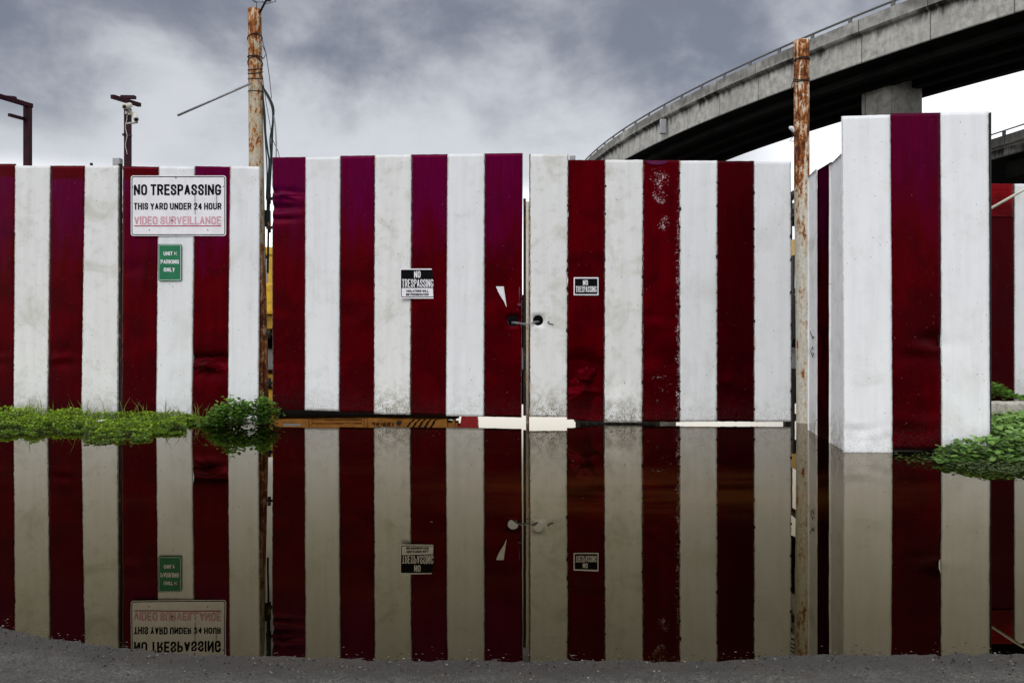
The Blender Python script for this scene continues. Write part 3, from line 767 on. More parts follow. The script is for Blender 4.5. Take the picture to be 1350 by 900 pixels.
cable([qq(346, 100), qq(350, 130), qq(356, 165), qq(358, 180), qq(362, 190), qq(368, 206), qq(369, 240, .05)], 0.0035, M['steel_dark'], 'thin dark wire reaching farthest right of the left rusty post')
cable([qq(347, 120), qq(348, 160), qq(350, 190), qq(352, 225), qq(351, 262)], 0.006, M['black'], 'thin black cable hanging straight down against the left rusty post')
bm = bmesh.new(); c = pt(354.5, 287, 8.3)
box(bm, c.x-0.028, c.x+0.03, 8.22, 8.28, c.z-0.10, c.z+0.07, bev=0.008)
tag(obj('meter_box', bm, M['black']), 'small black box in the slit between left rusty post and gate', 'box')

YPR = 7.66
pr = thing('steel_post', 'tall rusty round post right of the double gate, orange above and cream below', 'post', (px2X(1058.5, YPR), YPR, 0))
bm = pipe_post([pt(1060, 600, YPR), pt(1058.8, 430, YPR), pt(1057, 250, YPR), pt(1056.6, 54, YPR)], [0.068, 0.0685, 0.071, 0.072])
obj('pipe', bm, M['post_r'], pr)
bm = bmesh.new(); q = lambda x, y: pt(x, y, YPR)
for yy, tl, az in ((79, 0.01, 0), (81, 0.02, 3), (104, 0.03, 0.2), (107, 0.02, 0.4)): ring_wire(bm, q(1056.7, yy), 0.0765, tl, 0.004, az)
tube(bm, [q(1047, 104), q(1044, 112), q(1043, 119)], 0.004, 6)
obj('wire_ties', bm, M['steel_dark'], pr, 'thin black wire wound round the pipe')
bm = bmesh.new()
for yy, h_ in ((295, 0.045), (311, 0.03), (392, 0.025), (432, 0.03), (540, 0.04), (565, 0.03)):
    c = q(1066.5 if yy > 300 else 1062, yy)+Vector((0, -0.055, 0))
    mtx = Matrix.Translation(c) @ Matrix.Diagonal((0.016, 0.012, h_, 1))
    rr_ = bmesh.ops.create_icosphere(bm, subdivisions=3, radius=1, matrix=mtx)
    for v in rr_['verts']: v.co += (v.co-c)*0.6*mn.noise(v.co*60)
obj('hinge_stub', bm, M['rustblob'], pr, 'dark rusted stubs of old hinges', smooth=True)
# insulator with wire loop
bm = bmesh.new(); c = q(1043.5, 171.5)
for k in range(3):
    mtx = Matrix.Translation(c+Vector((-0.012*k+0.005, -0.02, 0.006*k))) @ Matrix.Rotation(R(70), 4, 'Y') @ Matrix.Diagonal((0.034-0.007*k, 0.030-0.006*k, 0.012, 1))
    bmesh.ops.create_icosphere(bm, subdivisions=3, radius=1, matrix=mtx)
ins = obj('insulator', bm, M['paper'], pr, 'white porcelain insulator', smooth=True)
bm = bmesh.new(); tube(bm, [q(1044, 174), q(1045.5, 180), q(1043, 184), q(1041, 186), q(1044, 186.5), q(1048, 186)], 0.003, 6)
obj('wire_loop', bm, M['steel_dark'], ins)
# short roller lying at the water line by the post
bm = bmesh.new()
tube(bm, [pt(1054, 573.5, 7.0), pt(1055, 573.6, 7.0), pt(1068, 575.0, 6.95), pt(1070, 575.2, 6.94), pt(1077, 576.5, 6.92)], [0.018, 0.026, 0.026, 0.021, 0.016], 16)
tag(obj('gate_roller', bm, simple('worn_steel', (0.16, 0.15, 0.14), 0.55, 0.4, 0.3)), 'short grey steel roller lying at the waterline by the right post', 'roller')

# debris seen low in the right slit
bm = bmesh.new()
for yy in (252, 257, 262): tube(bm, [pt(1041, yy+3, 7.75), pt(1052, yy-4, 7.75)], 0.006, 8)
tag(obj('steel_rods', bm, M['rustbar']), 'bent thin steel rods poking out left of the right rusty post', 'rods')

# ------------------------------------------------------------------ maroon poles behind the left fence
YM = 10.5
m1 = thing('flood_light_pole', 'maroon steel pole with a sloping beam and short arm at the far left, no cameras', 'pole', (px2X(36.5, YM), YM, 0.0))
bm = bmesh.new(); a = pt(36.5, 139, YM); bar(bm, (a.x, YM, -0.1), (a.x, YM, a.z), 0.075, 0.075); obj('upright', bm, M['maroon'], m1)
bm = bmesh.new(); bar(bm, pt(-60, 109, YM-0.9), pt(42, 140, YM+0.03), 0.05, 0.055); obj('beam', bm, M['maroon'], m1)
bm = bmesh.new(); bar(bm, pt(12, 151.5, YM-0.3), pt(34, 157.5, YM), 0.035, 0.038); obj('arm', bm, M['maroon'], m1)
bm = bmesh.new(); bar(bm, pt(7, 128.5, YM+0.4), pt(20.5, 129.5, YM+0.4), 0.06, 0.04); obj('cross_bar', bm, M['maroon'], m1)
m2 = thing('camera_pole', 'maroon steel pole with two white security cameras above the striped fence', 'pole', (px2X(168.5, YM), YM, 0.0))
bm = bmesh.new(); a = pt(168.5, 143, YM); bar(bm, (a.x, YM, -0.1), (a.x, YM, a.z), 0.07, 0.07); obj('upright', bm, M['maroon'], m2)
bm = bmesh.new(); bar(bm, pt(148, 127.5, YM-0.3), pt(184, 138.5, YM+0.25), 0.05, 0.05); obj('beam', bm, M['maroon'], m2)
bm = bmesh.new(); bar(bm, pt(160, 128.2, YM+0.35), pt(178.5, 128.5, YM+0.35), 0.06, 0.042); obj('cross_bar', bm, M['maroon'], m2)
bm = bmesh.new(); S = [pt(169.5, 150, YM)+Vector((0, -0.042, 0))]
for k in range(1, 12): S.append(pt(168.5+1.2*math.sin(k*1.3), 150+k*5, YM)+Vector((0, -0.042, 0)))
tube(bm, S, 0.005, 6); obj('cable', bm, M['cream'], m2)
bm = bmesh.new(); c = pt(172.5, 179.5, YM); box(bm, c.x-0.01, c.x+0.025, YM-0.05, YM-0.02, c.z-0.014, c.z+0.014); c = pt(164.5, 178.5, YM); box(bm, c.x-0.01, c.x+0.006, YM-0.05, YM-0.02, c.z-0.014, c.z+0.014); obj('clip', bm, M['steel_dark'], m2)
def cctv(a, b, r, label):
    t = thing('security_camera', label, 'camera', tuple((Vector(a)+Vector(b))/2))
    bm = bmesh.new(); d = (Vector(b)-Vector(a)); tube(bm, [a, Vector(a)+d*0.02, Vector(a)+d*0.9, b], [r*0.85, r, r, r*0.8], 16); obj('housing', bm, M['cream'], t)
    bm = bmesh.new(); tube(bm, [Vector(a)-d*0.04, Vector(a)+d*0.02], r*0.6, 14); obj('lens', bm, M['glass'], t)
    bm = bmesh.new(); mid = (Vector(a)+Vector(b))/2; tube(bm, [mid, mid+Vector((0, 0.06, -0.06)), Vector((px2X(168.5, YM), YM-0.03, mid.z-0.07))], 0.014, 8); obj('mount', bm, M['cream'], t)
    return t
cctv(pt(164.2, 140.8, YM-0.22), pt(172, 138.8, YM-0.02), 0.036, 'upper white security camera under the cross beam, pointing left')
cctv(pt(179.5, 157.5, YM-0.18), pt(176.5, 150.5, YM-0.04), 0.034, 'lower white security camera on the right of its pole, pointing down')
bm = bmesh.new(); c = pt(169.5, 148.5, YM-0.06); box(bm, c.x-0.05, c.x-0.02, c.y, c.y+0.05, c.z-0.02, c.z+0.02, bev=0.004); box(bm, c.x-0.012, c.x+0.03, c.y, c.y+0.05, c.z-0.03, c.z+0.03, bev=0.006)
obj('mount_plate', bm, M['cream'], m2)
# bits on the fence top
bm = bmesh.new(); c = pt(154.3, 0, 8.1); box(bm, c.x-0.036, c.x+0.036, 8.08, 8.15, px2Z(222, 8.1), px2Z(208.5, 8.1), bev=0.003)
tag(obj('post_cap', bm, M['galv']), 'square grey post end sticking up behind the left fence top', 'post end')
bm = bmesh.new(); c = pt(120.5, 216.5, 8.1); bmesh.ops.create_icosphere(bm, subdivisions=2, radius=0.016, matrix=Matrix.Translation(c)); tube(bm, [c, c-Vector((0, 0, 0.05))], 0.007, 8)
tag(obj('bolt_head', bm, M['steel_dark'], smooth=True), 'small dark bolt head on top of a white stripe of the left fence', 'bolt')

# ------------------------------------------------------------------ signs
def rrect(bm, x0, x1, z0, z1, y, r, n=6, mi=0, th=0.0):
    pts_ = []
    for cx, cz, a0 in ((x1-r, z0+r, -90), (x1-r, z1-r, 0), (x0+r, z1-r, 90), (x0+r, z0+r, 180)):
        for k in range(n+1):
            a = R(a0+90*k/n); pts_.append((cx+r*math.cos(a), y, cz+r*math.sin(a)))
    f = bm.faces.new([bm.verts.new(p) for p in pts_]); f.material_index = mi
    if th:
        e = bmesh.ops.extrude_face_region(bm, geom=[f])
        for v in e['geom']:
            if isinstance(v, bmesh.types.BMVert): v.co.y += th
        bmesh.ops.recalc_face_normals(bm, faces=bm.faces[:])
def rring(bm, x0, x1, z0, z1, y, r, w, n=6):
    A, B = [], []
    for cx, cz, a0 in ((x1-r, z0+r, -90), (x1-r, z1-r, 0), (x0+r, z1-r, 90), (x0+r, z0+r, 180)):
        for k in range(n+1):
            a = R(a0+90*k/n); A.append(bm.verts.new((cx+r*math.cos(a), y, cz+r*math.sin(a))))
            B.append(bm.verts.new((cx+max(r-w, 0.0005)*math.cos(a), y, cz+max(r-w, 0.0005)*math.sin(a))))
    N = len(A)
    for i in range(N): bm.faces.new((A[i], A[(i+1) % N], B[(i+1) % N], B[i]))
GL = {
 'A': (1.0, [((0, 0), (.5, 1), (1, 0)), ((.2, .3), (.8, .3))]), 'B': (1, [((0, 0), (0, 1), (.6, 1), (.9, .92), (.95, .75), (.85, .58), (.6, .53), (.12, .53)), ((.6, .53), (.9, .46), (1, .28), (.92, .08), (.6, 0), (0, 0))]),
 'C': (1, [((1, .66), (1, .8), (.85, .95), (.5, 1), (.15, .95), (0, .8), (0, .2), (.15, .05), (.5, 0), (.85, .05), (1, .2), (1, .34))]),
 'D': (1, [((0, 0), (0, 1), (.55, 1), (.88, .93), (1, .76), (1, .24), (.88, .07), (.55, 0), (0, 0))]),
 'E': (.85, [((1, 1), (0, 1), (0, 0), (1, 0)), ((0, .52), (.85, .52))]),
 'G': (1, [((1, .76), (1, .84), (.85, .95), (.5, 1), (.15, .95), (0, .8), (0, .2), (.15, .05), (.5, 0), (.85, .05), (1, .2), (1, .42), (.6, .42))]),
 'H': (1, [((0, 0), (0, 1)), ((1, 0), (1, 1)), ((0, .52), (1, .52))]), 'I': (0, [((0, 0), (0, 1))]),
 'K': (1, [((0, 0), (0, 1)), ((1, 1), (.05, .4)), ((.35, .58), (1, 0))]), 'L': (.85, [((0, 1), (0, 0), (1, 0))]),
 'N': (1.05, [((0, 0), (0, 1), (1, 0), (1, 1))]),
 'O': (1, [((0, .5), (0, .8), (.15, .95), (.5, 1), (.85, .95), (1, .8), (1, .2), (.85, .05), (.5, 0), (.15, .05), (0, .2), (0, .5))]),
 'P': (.95, [((0, 0), (0, 1), (.6, 1), (.9, .93), (1, .75), (.9, .54), (.6, .46), (0, .46))]),
 'R': (1, [((0, 0), (0, 1), (.6, 1), (.9, .93), (1, .76), (.9, .56), (.6, .49), (0, .49)), ((.55, .49), (1, 0))]),
 'S': (.95, [((1, .72), (1, .82), (.85, .95), (.5, 1), (.15, .95), (0, .8), (.05, .66), (.5, .52), (.93, .38), (1, .2), (.85, .05), (.5, 0), (.15, .05), (0, .18), (0, .28))]),
 'T': (.9, [((0, 1), (1, 1)), ((.5, 1), (.5, 0))]), 'U': (1, [((0, 1), (0, .2), (.15, .05), (.5, 0), (.85, .05), (1, .2), (1, 1))]),
 'V': (1, [((0, 1), (.5, 0), (1, 1))]), 'W': (1.4, [((0, 1), (.25, 0), (.5, .9), (.75, 0), (1, 1))]), 'Y': (1, [((0, 1), (.5, .45), (1, 1)), ((.5, .45), (.5, 0))]),
 '1': (.35, [((0, .8), (1, 1), (1, 0))]), '2': (.95, [((0, .75), (.02, .85), (.2, .97), (.5, 1), (.85, .95), (1, .78), (.9, .58), (0, 0), (1, 0))]),
 '4': (1, [((.75, 0), (.75, 1), (0, .3), (1, .3))]), '5': (.95, [((.95, 1), (.08, 1), (.05, .55), (.4, .62), (.8, .58), (1, .42), (1, .2), (.85, .05), (.5, 0), (.15, .05), (0, .2))]),
}
def text_bm(bm, s_, x0, x1, z0, z1, y, wt=0.2, mi=0, gap=0.0):
    """monoline sign lettering; wt = stroke as a share of the height"""
    h = z1-z0; adv = (x1-x0)/(len(s_.replace(' ', ''))+0.5*s_.count(' ')); t = min(wt*h, 0.30*adv); sp = 0.50*t+gap*h
    # widths: every glyph of unit width w gets w*k+t
    tot_w = sum(GL[c][0] for c in s_ if c != ' '); n_g = len([c for c in s_ if c != ' ']); n_s = s_.count(' ')
    fixed = n_g*t+(n_g-1)*sp+n_s*(0.0)
    k = (x1-x0-fixed)/(tot_w+n_s*0.62)
    x = x0; dy = 0
    for c in s_:
        if c == ' ': x += 0.62*k; continue
        w_, strokes = GL[c]
        for st in strokes:
            dy += 1; yy = y-0.00006*(dy % 5)
            P = [Vector((x+t/2+(0 if w_ == 0 else a*w_*k), z0+t/2+b_*(h-t))) for a, b_ in st]
            N = len(P); closed = (st[0] == st[-1]) and N > 3
            for i in range(N-1):
                dy += 1; yy = y-0.00005*(dy % 6)
                d = (P[i+1]-P[i]).normalized(); n_ = Vector((-d.y, d.x))*t/2
                ortho = abs(d.x) < 0.02 or abs(d.y) < 0.02
                def ext(j, e):
                    if e == 'in':
                        if closed: o_ = P[N-2]-P[0] if j == 0 else P[1]-P[0]
                        elif j in (0, N-1): return 0.5 if ortho else 0.12
                        else: o_ = (P[j-1]-P[j]) if j == i else (P[j+1]-P[j])
                        dd = d if j == i else -d
                        c_ = o_.normalized().dot(dd)       # -1 straight on, 1 doubling back
                        return 0.05+0.45*max(0.0, min(1.0, 1+c_)) if c_ < 0.05 else 0.15
                p0 = P[i]-d*t*ext(i, 'in'); p1 = P[i+1]+d*t*ext(i+1, 'in')
                q_ = [bm.verts.new((v_.x, yy, v_.y)) for v_ in (p0+n_, p1+n_, p1-n_, p0-n_)]
                bm.faces.new(q_).material_index = mi
        x += w_*k+t+sp
def text_obj(s_, x0, x1, z0, z1, y, wt, mat, parent, name='lettering', label=None):
    bm = bmesh.new(); text_bm(bm, s_, x0, x1, z0, z1, y, wt); up_faces(bm); return obj(name, bm, mat, parent, label)
def up_faces(bm):
    for f in bm.faces:
        f.normal_update()
        if f.normal.y > 0: f.normal_flip()
def tilt(o, a):   # in-plane tilt of a finished sign about its base point
    o.rotation_euler.y = R(a)
# big sign
Ys = 7.985; X = lambda p: px2X(p, Ys); Z = lambda p: px2Z(p, Ys)
s1 = thing('warning_sign', 'large white metal sign about video surveillance with faded pink last line on the left fence', 'sign', (X(235), Ys, Z(271)))
bm = bmesh.new(); rrect(bm, X(172.5), X(298), Z(311), Z(231.5), Ys, 0.025, th=0.003); obj('plate', bm, M['signwhite'], s1)
bm = bmesh.new(); rring(bm, X(173.6), X(296.9), Z(309.9), Z(232.6), Ys-0.0015, 0.022, 0.0075); up_faces(bm); obj('border', bm, M['ink'], s1)
text_obj('NO TRESPASSING', X(176.5), X(291.5), Z(257.5), Z(243), Ys-0.002, 0.175, M['ink'], s1)
text_obj('THIS YARD UNDER 24 HOUR', X(176.5), X(292), Z(276.5), Z(267.5), Ys-0.002, 0.19, M['ink'], s1)
text_obj('VIDEO SURVEILLANCE', X(177), X(291.5), Z(296), Z(285.2), Ys-0.002, 0.175, M['pink'], s1, 'faded_lettering', 'faded pink bottom line of lettering')
bm = bmesh.new(); box(bm, X(177), X(291.5), Ys-0.0022, Ys-0.0012, Z(298.4), Z(297.2)); obj('underline', bm, M['pinkred'], s1)
bm = bmesh.new()
for (x, y0, y1, w_) in ((257, 257, 283, 1.0), (285.5, 257, 273, 0.9)):
    P0 = Vector((X(x), Ys-0.003, Z(y0))); P1 = Vector((X(x+0.3), Ys-0.003, Z(y1))); bar(bm, P0, P1, 0.0012, 0.0115)
obj('paint_drip', bm, simple('grey_spray', (0.30, 0.29, 0.31), 0.6, 0.2), s1)
bm = bmesh.new()
for x, y in ((232, 234.5), (232, 309.5), (197, 303), (274, 303), (175, 247), (294.7, 246)):
    tube(bm, [(X(x), Ys-0.005, Z(y)), (X(x), Ys+0.001, Z(y))], 0.005, 8)
obj('screw', bm, M['steel_dark'], s1)
# green sign
s2 = thing('parking_sign', 'small green sign with white lettering below the big white sign', 'sign', (X(224), Ys, Z(346)))
bm = bmesh.new(); rrect(bm, X(208.3), X(239.5), Z(370.3), Z(321.8), Ys, 0.018, th=0.003); obj('plate', bm, M['signgreen'], s2)
bm = bmesh.new(); rring(bm, X(209.4), X(238.4), Z(369.2), Z(322.9), Ys-0.0015, 0.015, 0.0035); up_faces(bm); obj('border', bm, M['signwhite'], s2)
bm = bmesh.new()
text_bm(bm, 'UNIT', X(215.8), X(227.6), Z(336.8), Z(331.6), Ys-0.002, 0.2); up_faces(bm); obj('lettering', bm, M['signwhite'], s2); bm = bmesh.new(); text_bm(bm, 'K', X(229.8), X(233.6), Z(336.6), Z(331.8), Ys-0.002, 0.12)
up_faces(bm); obj('lettering', bm, M['signwhite'], s2); bm = bmesh.new(); text_bm(bm, 'PARKING', X(211.8), X(236), Z(347.8), Z(342.4), Ys-0.002, 0.2); up_faces(bm); obj('lettering', bm, M['signwhite'], s2); bm = bmesh.new(); text_bm(bm, 'ONLY', X(216), X(230.6), Z(358.2), Z(352.8), Ys-0.002, 0.2)
up_faces(bm); obj('lettering', bm, M['signwhite'], s2)
# black and white sign on the left leaf
Ys3 = YG(550)-0.022
X = lambda p: px2X(p, Ys3); Z = lambda p: px2Z(p, Ys3)
s3 = thing('warning_sign', 'black and white no trespassing sign with small lower panel on the left gate leaf', 'sign', (X(550.5), Ys3, Z(374)))
bm = bmesh.new(); rrect(bm, X(527), X(574.2), Z(393.5), Z(354), Ys3, 0.006, th=0.002); obj('plate', bm, M['signwhite'], s3)
bm = bmesh.new(); rrect(bm, X(528.6), X(572.6), Z(379.5), Z(355.6), Ys3-0.0012, 0.008)
rring(bm, X(528.6), X(572.6), Z(391.8), Z(378.0), Ys3-0.0015, 0.010, 0.0065); up_faces(bm); obj('black_field', bm, M['ink'], s3)
bm = bmesh.new(); text_bm(bm, 'NO', X(546), X(554.5), Z(366.3), Z(357.2), Ys3-0.0025, 0.2); text_bm(bm, 'TRESPASSING', X(530), X(571.3), Z(378.6), Z(368.0), Ys3-0.0025, 0.155); up_faces(bm); obj('white_lettering', bm, M['signwhite'], s3)
bm = bmesh.new(); text_bm(bm, 'VIOLATORS WILL', X(535.5), X(565), Z(385.0), Z(382.0), Ys3-0.0025, 0.24); text_bm(bm, 'BE PROSECUTED', X(535.5), X(565), Z(389.6), Z(386.6), Ys3-0.0025, 0.24); up_faces(bm); obj('black_lettering', bm, M['ink'], s3)
# small one on the right leaf
Ys4 = YR(772)-0.012
X = lambda p: px2X(p, Ys4); Z = lambda p: px2Z(p, Ys4)
s4 = thing('warning_sign', 'smallest black sign with a white rim, on a red stripe of the right gate leaf', 'sign', (X(772.5), Ys4, Z(377)))
bm = bmesh.new(); rrect(bm, X(756.3), X(789), Z(389.2), Z(365.5), Ys4, 0.003, th=0.002); obj('plate', bm, M['signwhite'], s4)
bm = bmesh.new(); rrect(bm, X(757.8), X(787.6), Z(387.6), Z(367.2), Ys4-0.0012, 0.005); up_faces(bm); obj('black_field', bm, M['ink'], s4)
bm = bmesh.new(); text_bm(bm, 'NO', X(768.5), X(775), Z(376), Z(369), Ys4-0.0025, 0.19); text_bm(bm, 'TRESPASSING', X(759), X(786.5), Z(385.2), Z(377.2), Ys4-0.0025, 0.15); up_faces(bm); obj('white_lettering', bm, M['signwhite'], s4)

# torn paper
Yp = YG(660)-0.02
bm = bmesh.new()
prof = [(654, 377.5, 664.2, 377.6), (656.5, 384, 665, 384), (659, 389, 666, 390), (662, 393.5, 666.6, 395), (665, 398.5, 667.3, 400), (667.2, 404, 668, 404.5)]
rows = []
for i, (xa, ya, xb, yb) in enumerate(prof):
    r0 = []
    for k in range(5):
        t = k/4; p = pt(xa+(xb-xa)*t, ya+(yb-ya)*t, Yp); p.y -= 0.012*math.sin(t*math.pi)*(1-i/6)+0.004*i/2; r0.append(bm.verts.new(p))
    rows.append(r0)
for i in range(len(rows)-1):
    for k in range(4): bm.faces.new((rows[i][k], rows[i][k+1], rows[i+1][k+1], rows[i+1][k]))
tag(obj('torn_label', bm, M['paper'], smooth=True), 'torn white label curling off the red stripe left of the gate chain', 'label')
# lighter vertical handle bar close to the free edge
bm = bmesh.new(); Yh = YG(685)-0.018
tube(bm, [pt(684.8, 378, Yh), pt(684.8, 400, Yh)], 0.006, 8); c = pt(684.8, 401.5, Yh); box(bm, c.x-0.018, c.x+0.018, Yh-0.01, Yh+0.015, c.z-0.012, c.z+0.012, bev=0.003)
obj('latch', bm, simple('latch_paint', (0.10, 0.015, 0.03), 0.5), gl, 'small red painted latch bar')

# chain through the two holes
ch = thing('chain', 'short steel chain linking the two gate leaves through their round holes', 'chain', tuple(pt(691, 425, 7.55)))
def catm(P, t):
    n_ = len(P)-1; i = min(int(t*n_), n_-1); u = t*n_-i
    return P[i].lerp(P[i+1], u)
CP = [pt(675, 425.5, 7.78), pt(680, 425.5, 7.64), pt(683.6, 426, 7.575), pt(688, 426.5, 7.53), pt(694, 427.5, 7.52), pt(700, 426, 7.52), pt(703.5, 425, 7.53), pt(706, 424.5, 7.60), pt(710, 424, 7.75)]
L = 0.020; tot = sum((CP[i+1]-CP[i]).length for i in range(len(CP)-1)); nl = int(tot/L)
bm = bmesh.new(); pts_ = []
for k in range(24):
    a = 2*math.pi*k/24; x = math.cos(a)*0.009; z = math.sin(a)*0.009
    x += 0.0065 if x > 0 else -0.0065; pts_.append((x, 0, z))
tube(bm, pts_, 0.0030, 8, closed=True)
me = bpy.data.meshes.new('link'); bm.to_mesh(me); bm.free(); me.materials.append(M['galv'])
for p in me.polygons: p.use_smooth = True
acc = [0]
for i in range(len(CP)-1): acc.append(acc[-1]+(CP[i+1]-CP[i]).length)
def arcp(s):
    for i in range(len(CP)-1):
        if s <= acc[i+1]: return CP[i].lerp(CP[i+1], (s-acc[i])/(acc[i+1]-acc[i]))
    return CP[-1]
for k in range(nl):
    s = (k+0.5)*tot/nl; d = (arcp(min(s+0.01, tot))-arcp(max(s-0.01, 0))).normalized()
    o = bpy.data.objects.new('link', me); COL.objects.link(o); o.parent = ch
    rot = Vector((1, 0, 0)).rotation_difference(d).to_matrix() @ Matrix.Rotation(R(90 if k % 2 else 10), 3, 'X')
    o.matrix_local = Matrix.Translation(arcp(s)-Vector(ch.location)) @ rot.to_4x4()
# rusty chafe round the right pipe where the chain bears is in the pipe's material; black scribble beside the hole
bm = bmesh.new(); Yq = YR(720)-0.0215
tube(bm, [pt(721.5, 425, Yq), pt(724, 423.5, Yq), pt(723, 426, Yq), pt(726, 427, Yq), pt(729.5, 427.5, Yq)], 0.004, 6)
obj('paint_scrawl', bm, M['ink'], gr, 'tiny black scrawl beside the hole')

# ------------------------------------------------------------------ viaducts
def circ3(a, b, c):
    ax, ay = a; bx, by = b; cx, cy = c
    d = 2*(ax*(by-cy)+bx*(cy-ay)+cx*(ay-by))
    ux = ((ax*ax+ay*ay)*(by-cy)+(bx*bx+by*by)*(cy-ay)+(cx*cx+cy*cy)*(ay-by))/d
    uy = ((ax*ax+ay*ay)*(cx-bx)+(bx*bx+by*by)*(ax-cx)+(cx*cx+cy*cy)*(bx-ax))/d
    return ux, uy, math.hypot(ax-ux, ay-uy)
ZR = 15.0
def onrail(px, py): Y = ZR*F/(HY-py); return (px2X(px, Y), Y)
pa, pb, pc = onrail(1175, 1), onrail(985, 82), onrail(772, 209)
UX, UY, RAD = circ3(pa, pb, pc)
print('viaduct circle', UX, UY, RAD, pa, pb, pc)
ang = lambda p: math.atan2(p[1]-UY, p[0]-UX)
a_near, a_far = ang(pa), ang(pc)
if a_far > a_near: a_far -= 2*math.pi*0
def arcpt(a, r, z): return Vector((UX+math.cos(a)*r, UY+math.sin(a)*r, z))
ZT = CZ+ZR
def deck(parent, name, fn, s0, s1, ds, prof, mat_idx, mats):
    bm = bmesh.new(); uvl = bm.loops.layers.uv.new('UVMap')
    n_ = int((s1-s0)/ds); rows = []
    pl_ = [0]
    for i in range(len(prof)-1): pl_.append(pl_[-1]+math.hypot(prof[i+1][0]-prof[i][0], prof[i+1][1]-prof[i][1]))
    for k in range(n_+1):
        s = s0+(s1-s0)*k/n_; rows.append([bm.verts.new(fn(s, o_, z_)) for o_, z_ in prof])
    for k in range(n_):
        for i in range(len(prof)-1):
            f = bm.faces.new((rows[k][i], rows[k][i+1], rows[k+1][i+1], rows[k+1][i])); f.material_index = mat_idx[i]
            ss = (s0+(s1-s0)*k/n_, s0+(s1-s0)*(k+1)/n_)
            vv = [ZT-prof[i][1], ZT-prof[i+1][1]]
            for l, (a_, b_) in zip(f.loops, ((ss[0], vv[0]), (ss[0], vv[1]), (ss[1], vv[1]), (ss[1], vv[0]))): l[uvl].uv = (a_, b_)
    bmesh.ops.recalc_face_normals(bm, faces=bm.faces[:])
    return obj(name, bm, mats, parent)
# s = metres along the outer edge measured from pa, growing with distance
sgn = 1 if ((a_far-a_near+math.pi) % (2*math.pi)-math.pi) > 0 else -1
def fn1(s, off, z): return arcpt(a_near+sgn*s/RAD, RAD-off, z)
if (Vector((UX, UY, 0))-arcpt(a_near, RAD, 0)).x < 0: print('WARNING centre on the left')
WD = 8.3
v1 = thing('viaduct', 'curved concrete road viaduct with steel railing sweeping up to the top right corner', 'viaduct', tuple(fn1(0, 4, 0)))
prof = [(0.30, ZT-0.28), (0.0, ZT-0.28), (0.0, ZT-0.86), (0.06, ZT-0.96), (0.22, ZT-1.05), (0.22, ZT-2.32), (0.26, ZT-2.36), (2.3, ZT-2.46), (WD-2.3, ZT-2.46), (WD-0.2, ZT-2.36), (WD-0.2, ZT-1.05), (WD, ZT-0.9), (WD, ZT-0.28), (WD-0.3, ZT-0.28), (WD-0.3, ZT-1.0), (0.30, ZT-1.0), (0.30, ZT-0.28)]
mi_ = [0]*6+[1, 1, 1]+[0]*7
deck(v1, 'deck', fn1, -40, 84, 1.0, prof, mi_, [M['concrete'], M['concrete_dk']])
# girder ribs under the deck
bm = bmesh.new()
for o_ in (1.6, 3.3, 5.0, 6.7):
    for k in range(-40, 84, 2):
        p, q_ = fn1(k, o_, ZT-2.62), fn1(k+2, o_, ZT-2.62); bar(bm, p, q_, 0.5, 0.36)
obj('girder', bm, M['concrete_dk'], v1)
bm = bmesh.new()
tube(bm, [fn1(k*0.75, 0.12, ZT) for k in range(-50, 112)], 0.062, 8)
M['rail'] = simple('weathered_rail', (0.16, 0.16, 0.155), 0.55, 0.3, 0.3)
rail = obj('railing', bm, M['rail'], v1)
bm = bmesh.new(); box(bm, -0.05, 0.05, -0.09, 0.09, 0, 0.28)
me = bpy.data.meshes.new('rail_post'); bm.to_mesh(me); bm.free(); me.materials.append(M['rail'])
for k in range(-6, 35):
    p = fn1(k*2.4, 0.13, ZT-0.28); o = bpy.data.objects.new('rail_post', me); COL.objects.link(o); o.parent = rail
    o.location = p-Vector(v1.location); a = a_near+sgn*k*2.4/RAD; o.rotation_euler.z = a
def find_s(px, off):
    best = None
    for k in range(-400, 1500):
        s = k*0.1; p = fn1(s, off, 0)
        if p.y < 5: continue
        d = abs(HX+p.x/p.y*F-px)
        if best is None or d < best[0]: best = (d, s)
    return best[1]
def pier(s, off, w, dep, label):
    c = fn1(s, off, 0); a = a_near+sgn*s/RAD
    bm = bmesh.new(); uvl = bm.loops.layers.uv.new('UVMap')
    ztop = ZT-2.44; prof_ = []
    n_ = 28; H = [-1, ztop-3.0, ztop-1.2, ztop-0.4, ztop]; S_ = [1, 1, 1.0, 1.0, 1.0]
    rows = []
    for z, s_ in zip(H, S_):
        row = []
        for k in range(n_):
            t = 2*math.pi*k/n_; ct, st = math.cos(t), math.sin(t); e = 0.35
            x = w/2*s_*math.copysign(abs(ct)**e, ct); y = dep/2*s_*math.copysign(abs(st)**e, st)
            row.append(bm.verts.new(c+Vector((x*math.cos(a)-y*math.sin(a), x*math.sin(a)+y*math.cos(a), z))))
        rows.append(row)
    for i in range(len(rows)-1):
        for k in range(n_):
            f = bm.faces.new((rows[i][k], rows[i][(k+1) % n_], rows[i+1][(k+1) % n_], rows[i+1][k])); f.smooth = True
            for l, (uu, zz) in zip(f.loops, ((k, H[i]), (k+1, H[i]), (k+1, H[i+1]), (k, H[i+1]))): l[uvl].uv = (uu*0.3+0.9, ztop-zz+0.86)
    return obj('pier', bm, M['pier'], v1, label)
sp1 = find_s(1176, 4.6); sp2 = find_s(871, 4.6)
print('piers', sp1, fn1(sp1, 4.6, 0), sp2, fn1(sp2, 4.6, 0))
pier(sp1, 4.6, 2.5, 2.2, 'broad stained pier'); pier(sp2, 4.6, 2.2, 2.0, 'distant pier just above the gate')
pier(find_s(790, 4.6)+6, 4.6, 2.2, 2.0, 'farthest pier')
s_l = find_s(878, 0.1); p = fn1(s_l, -0.12, ZT-1.35)
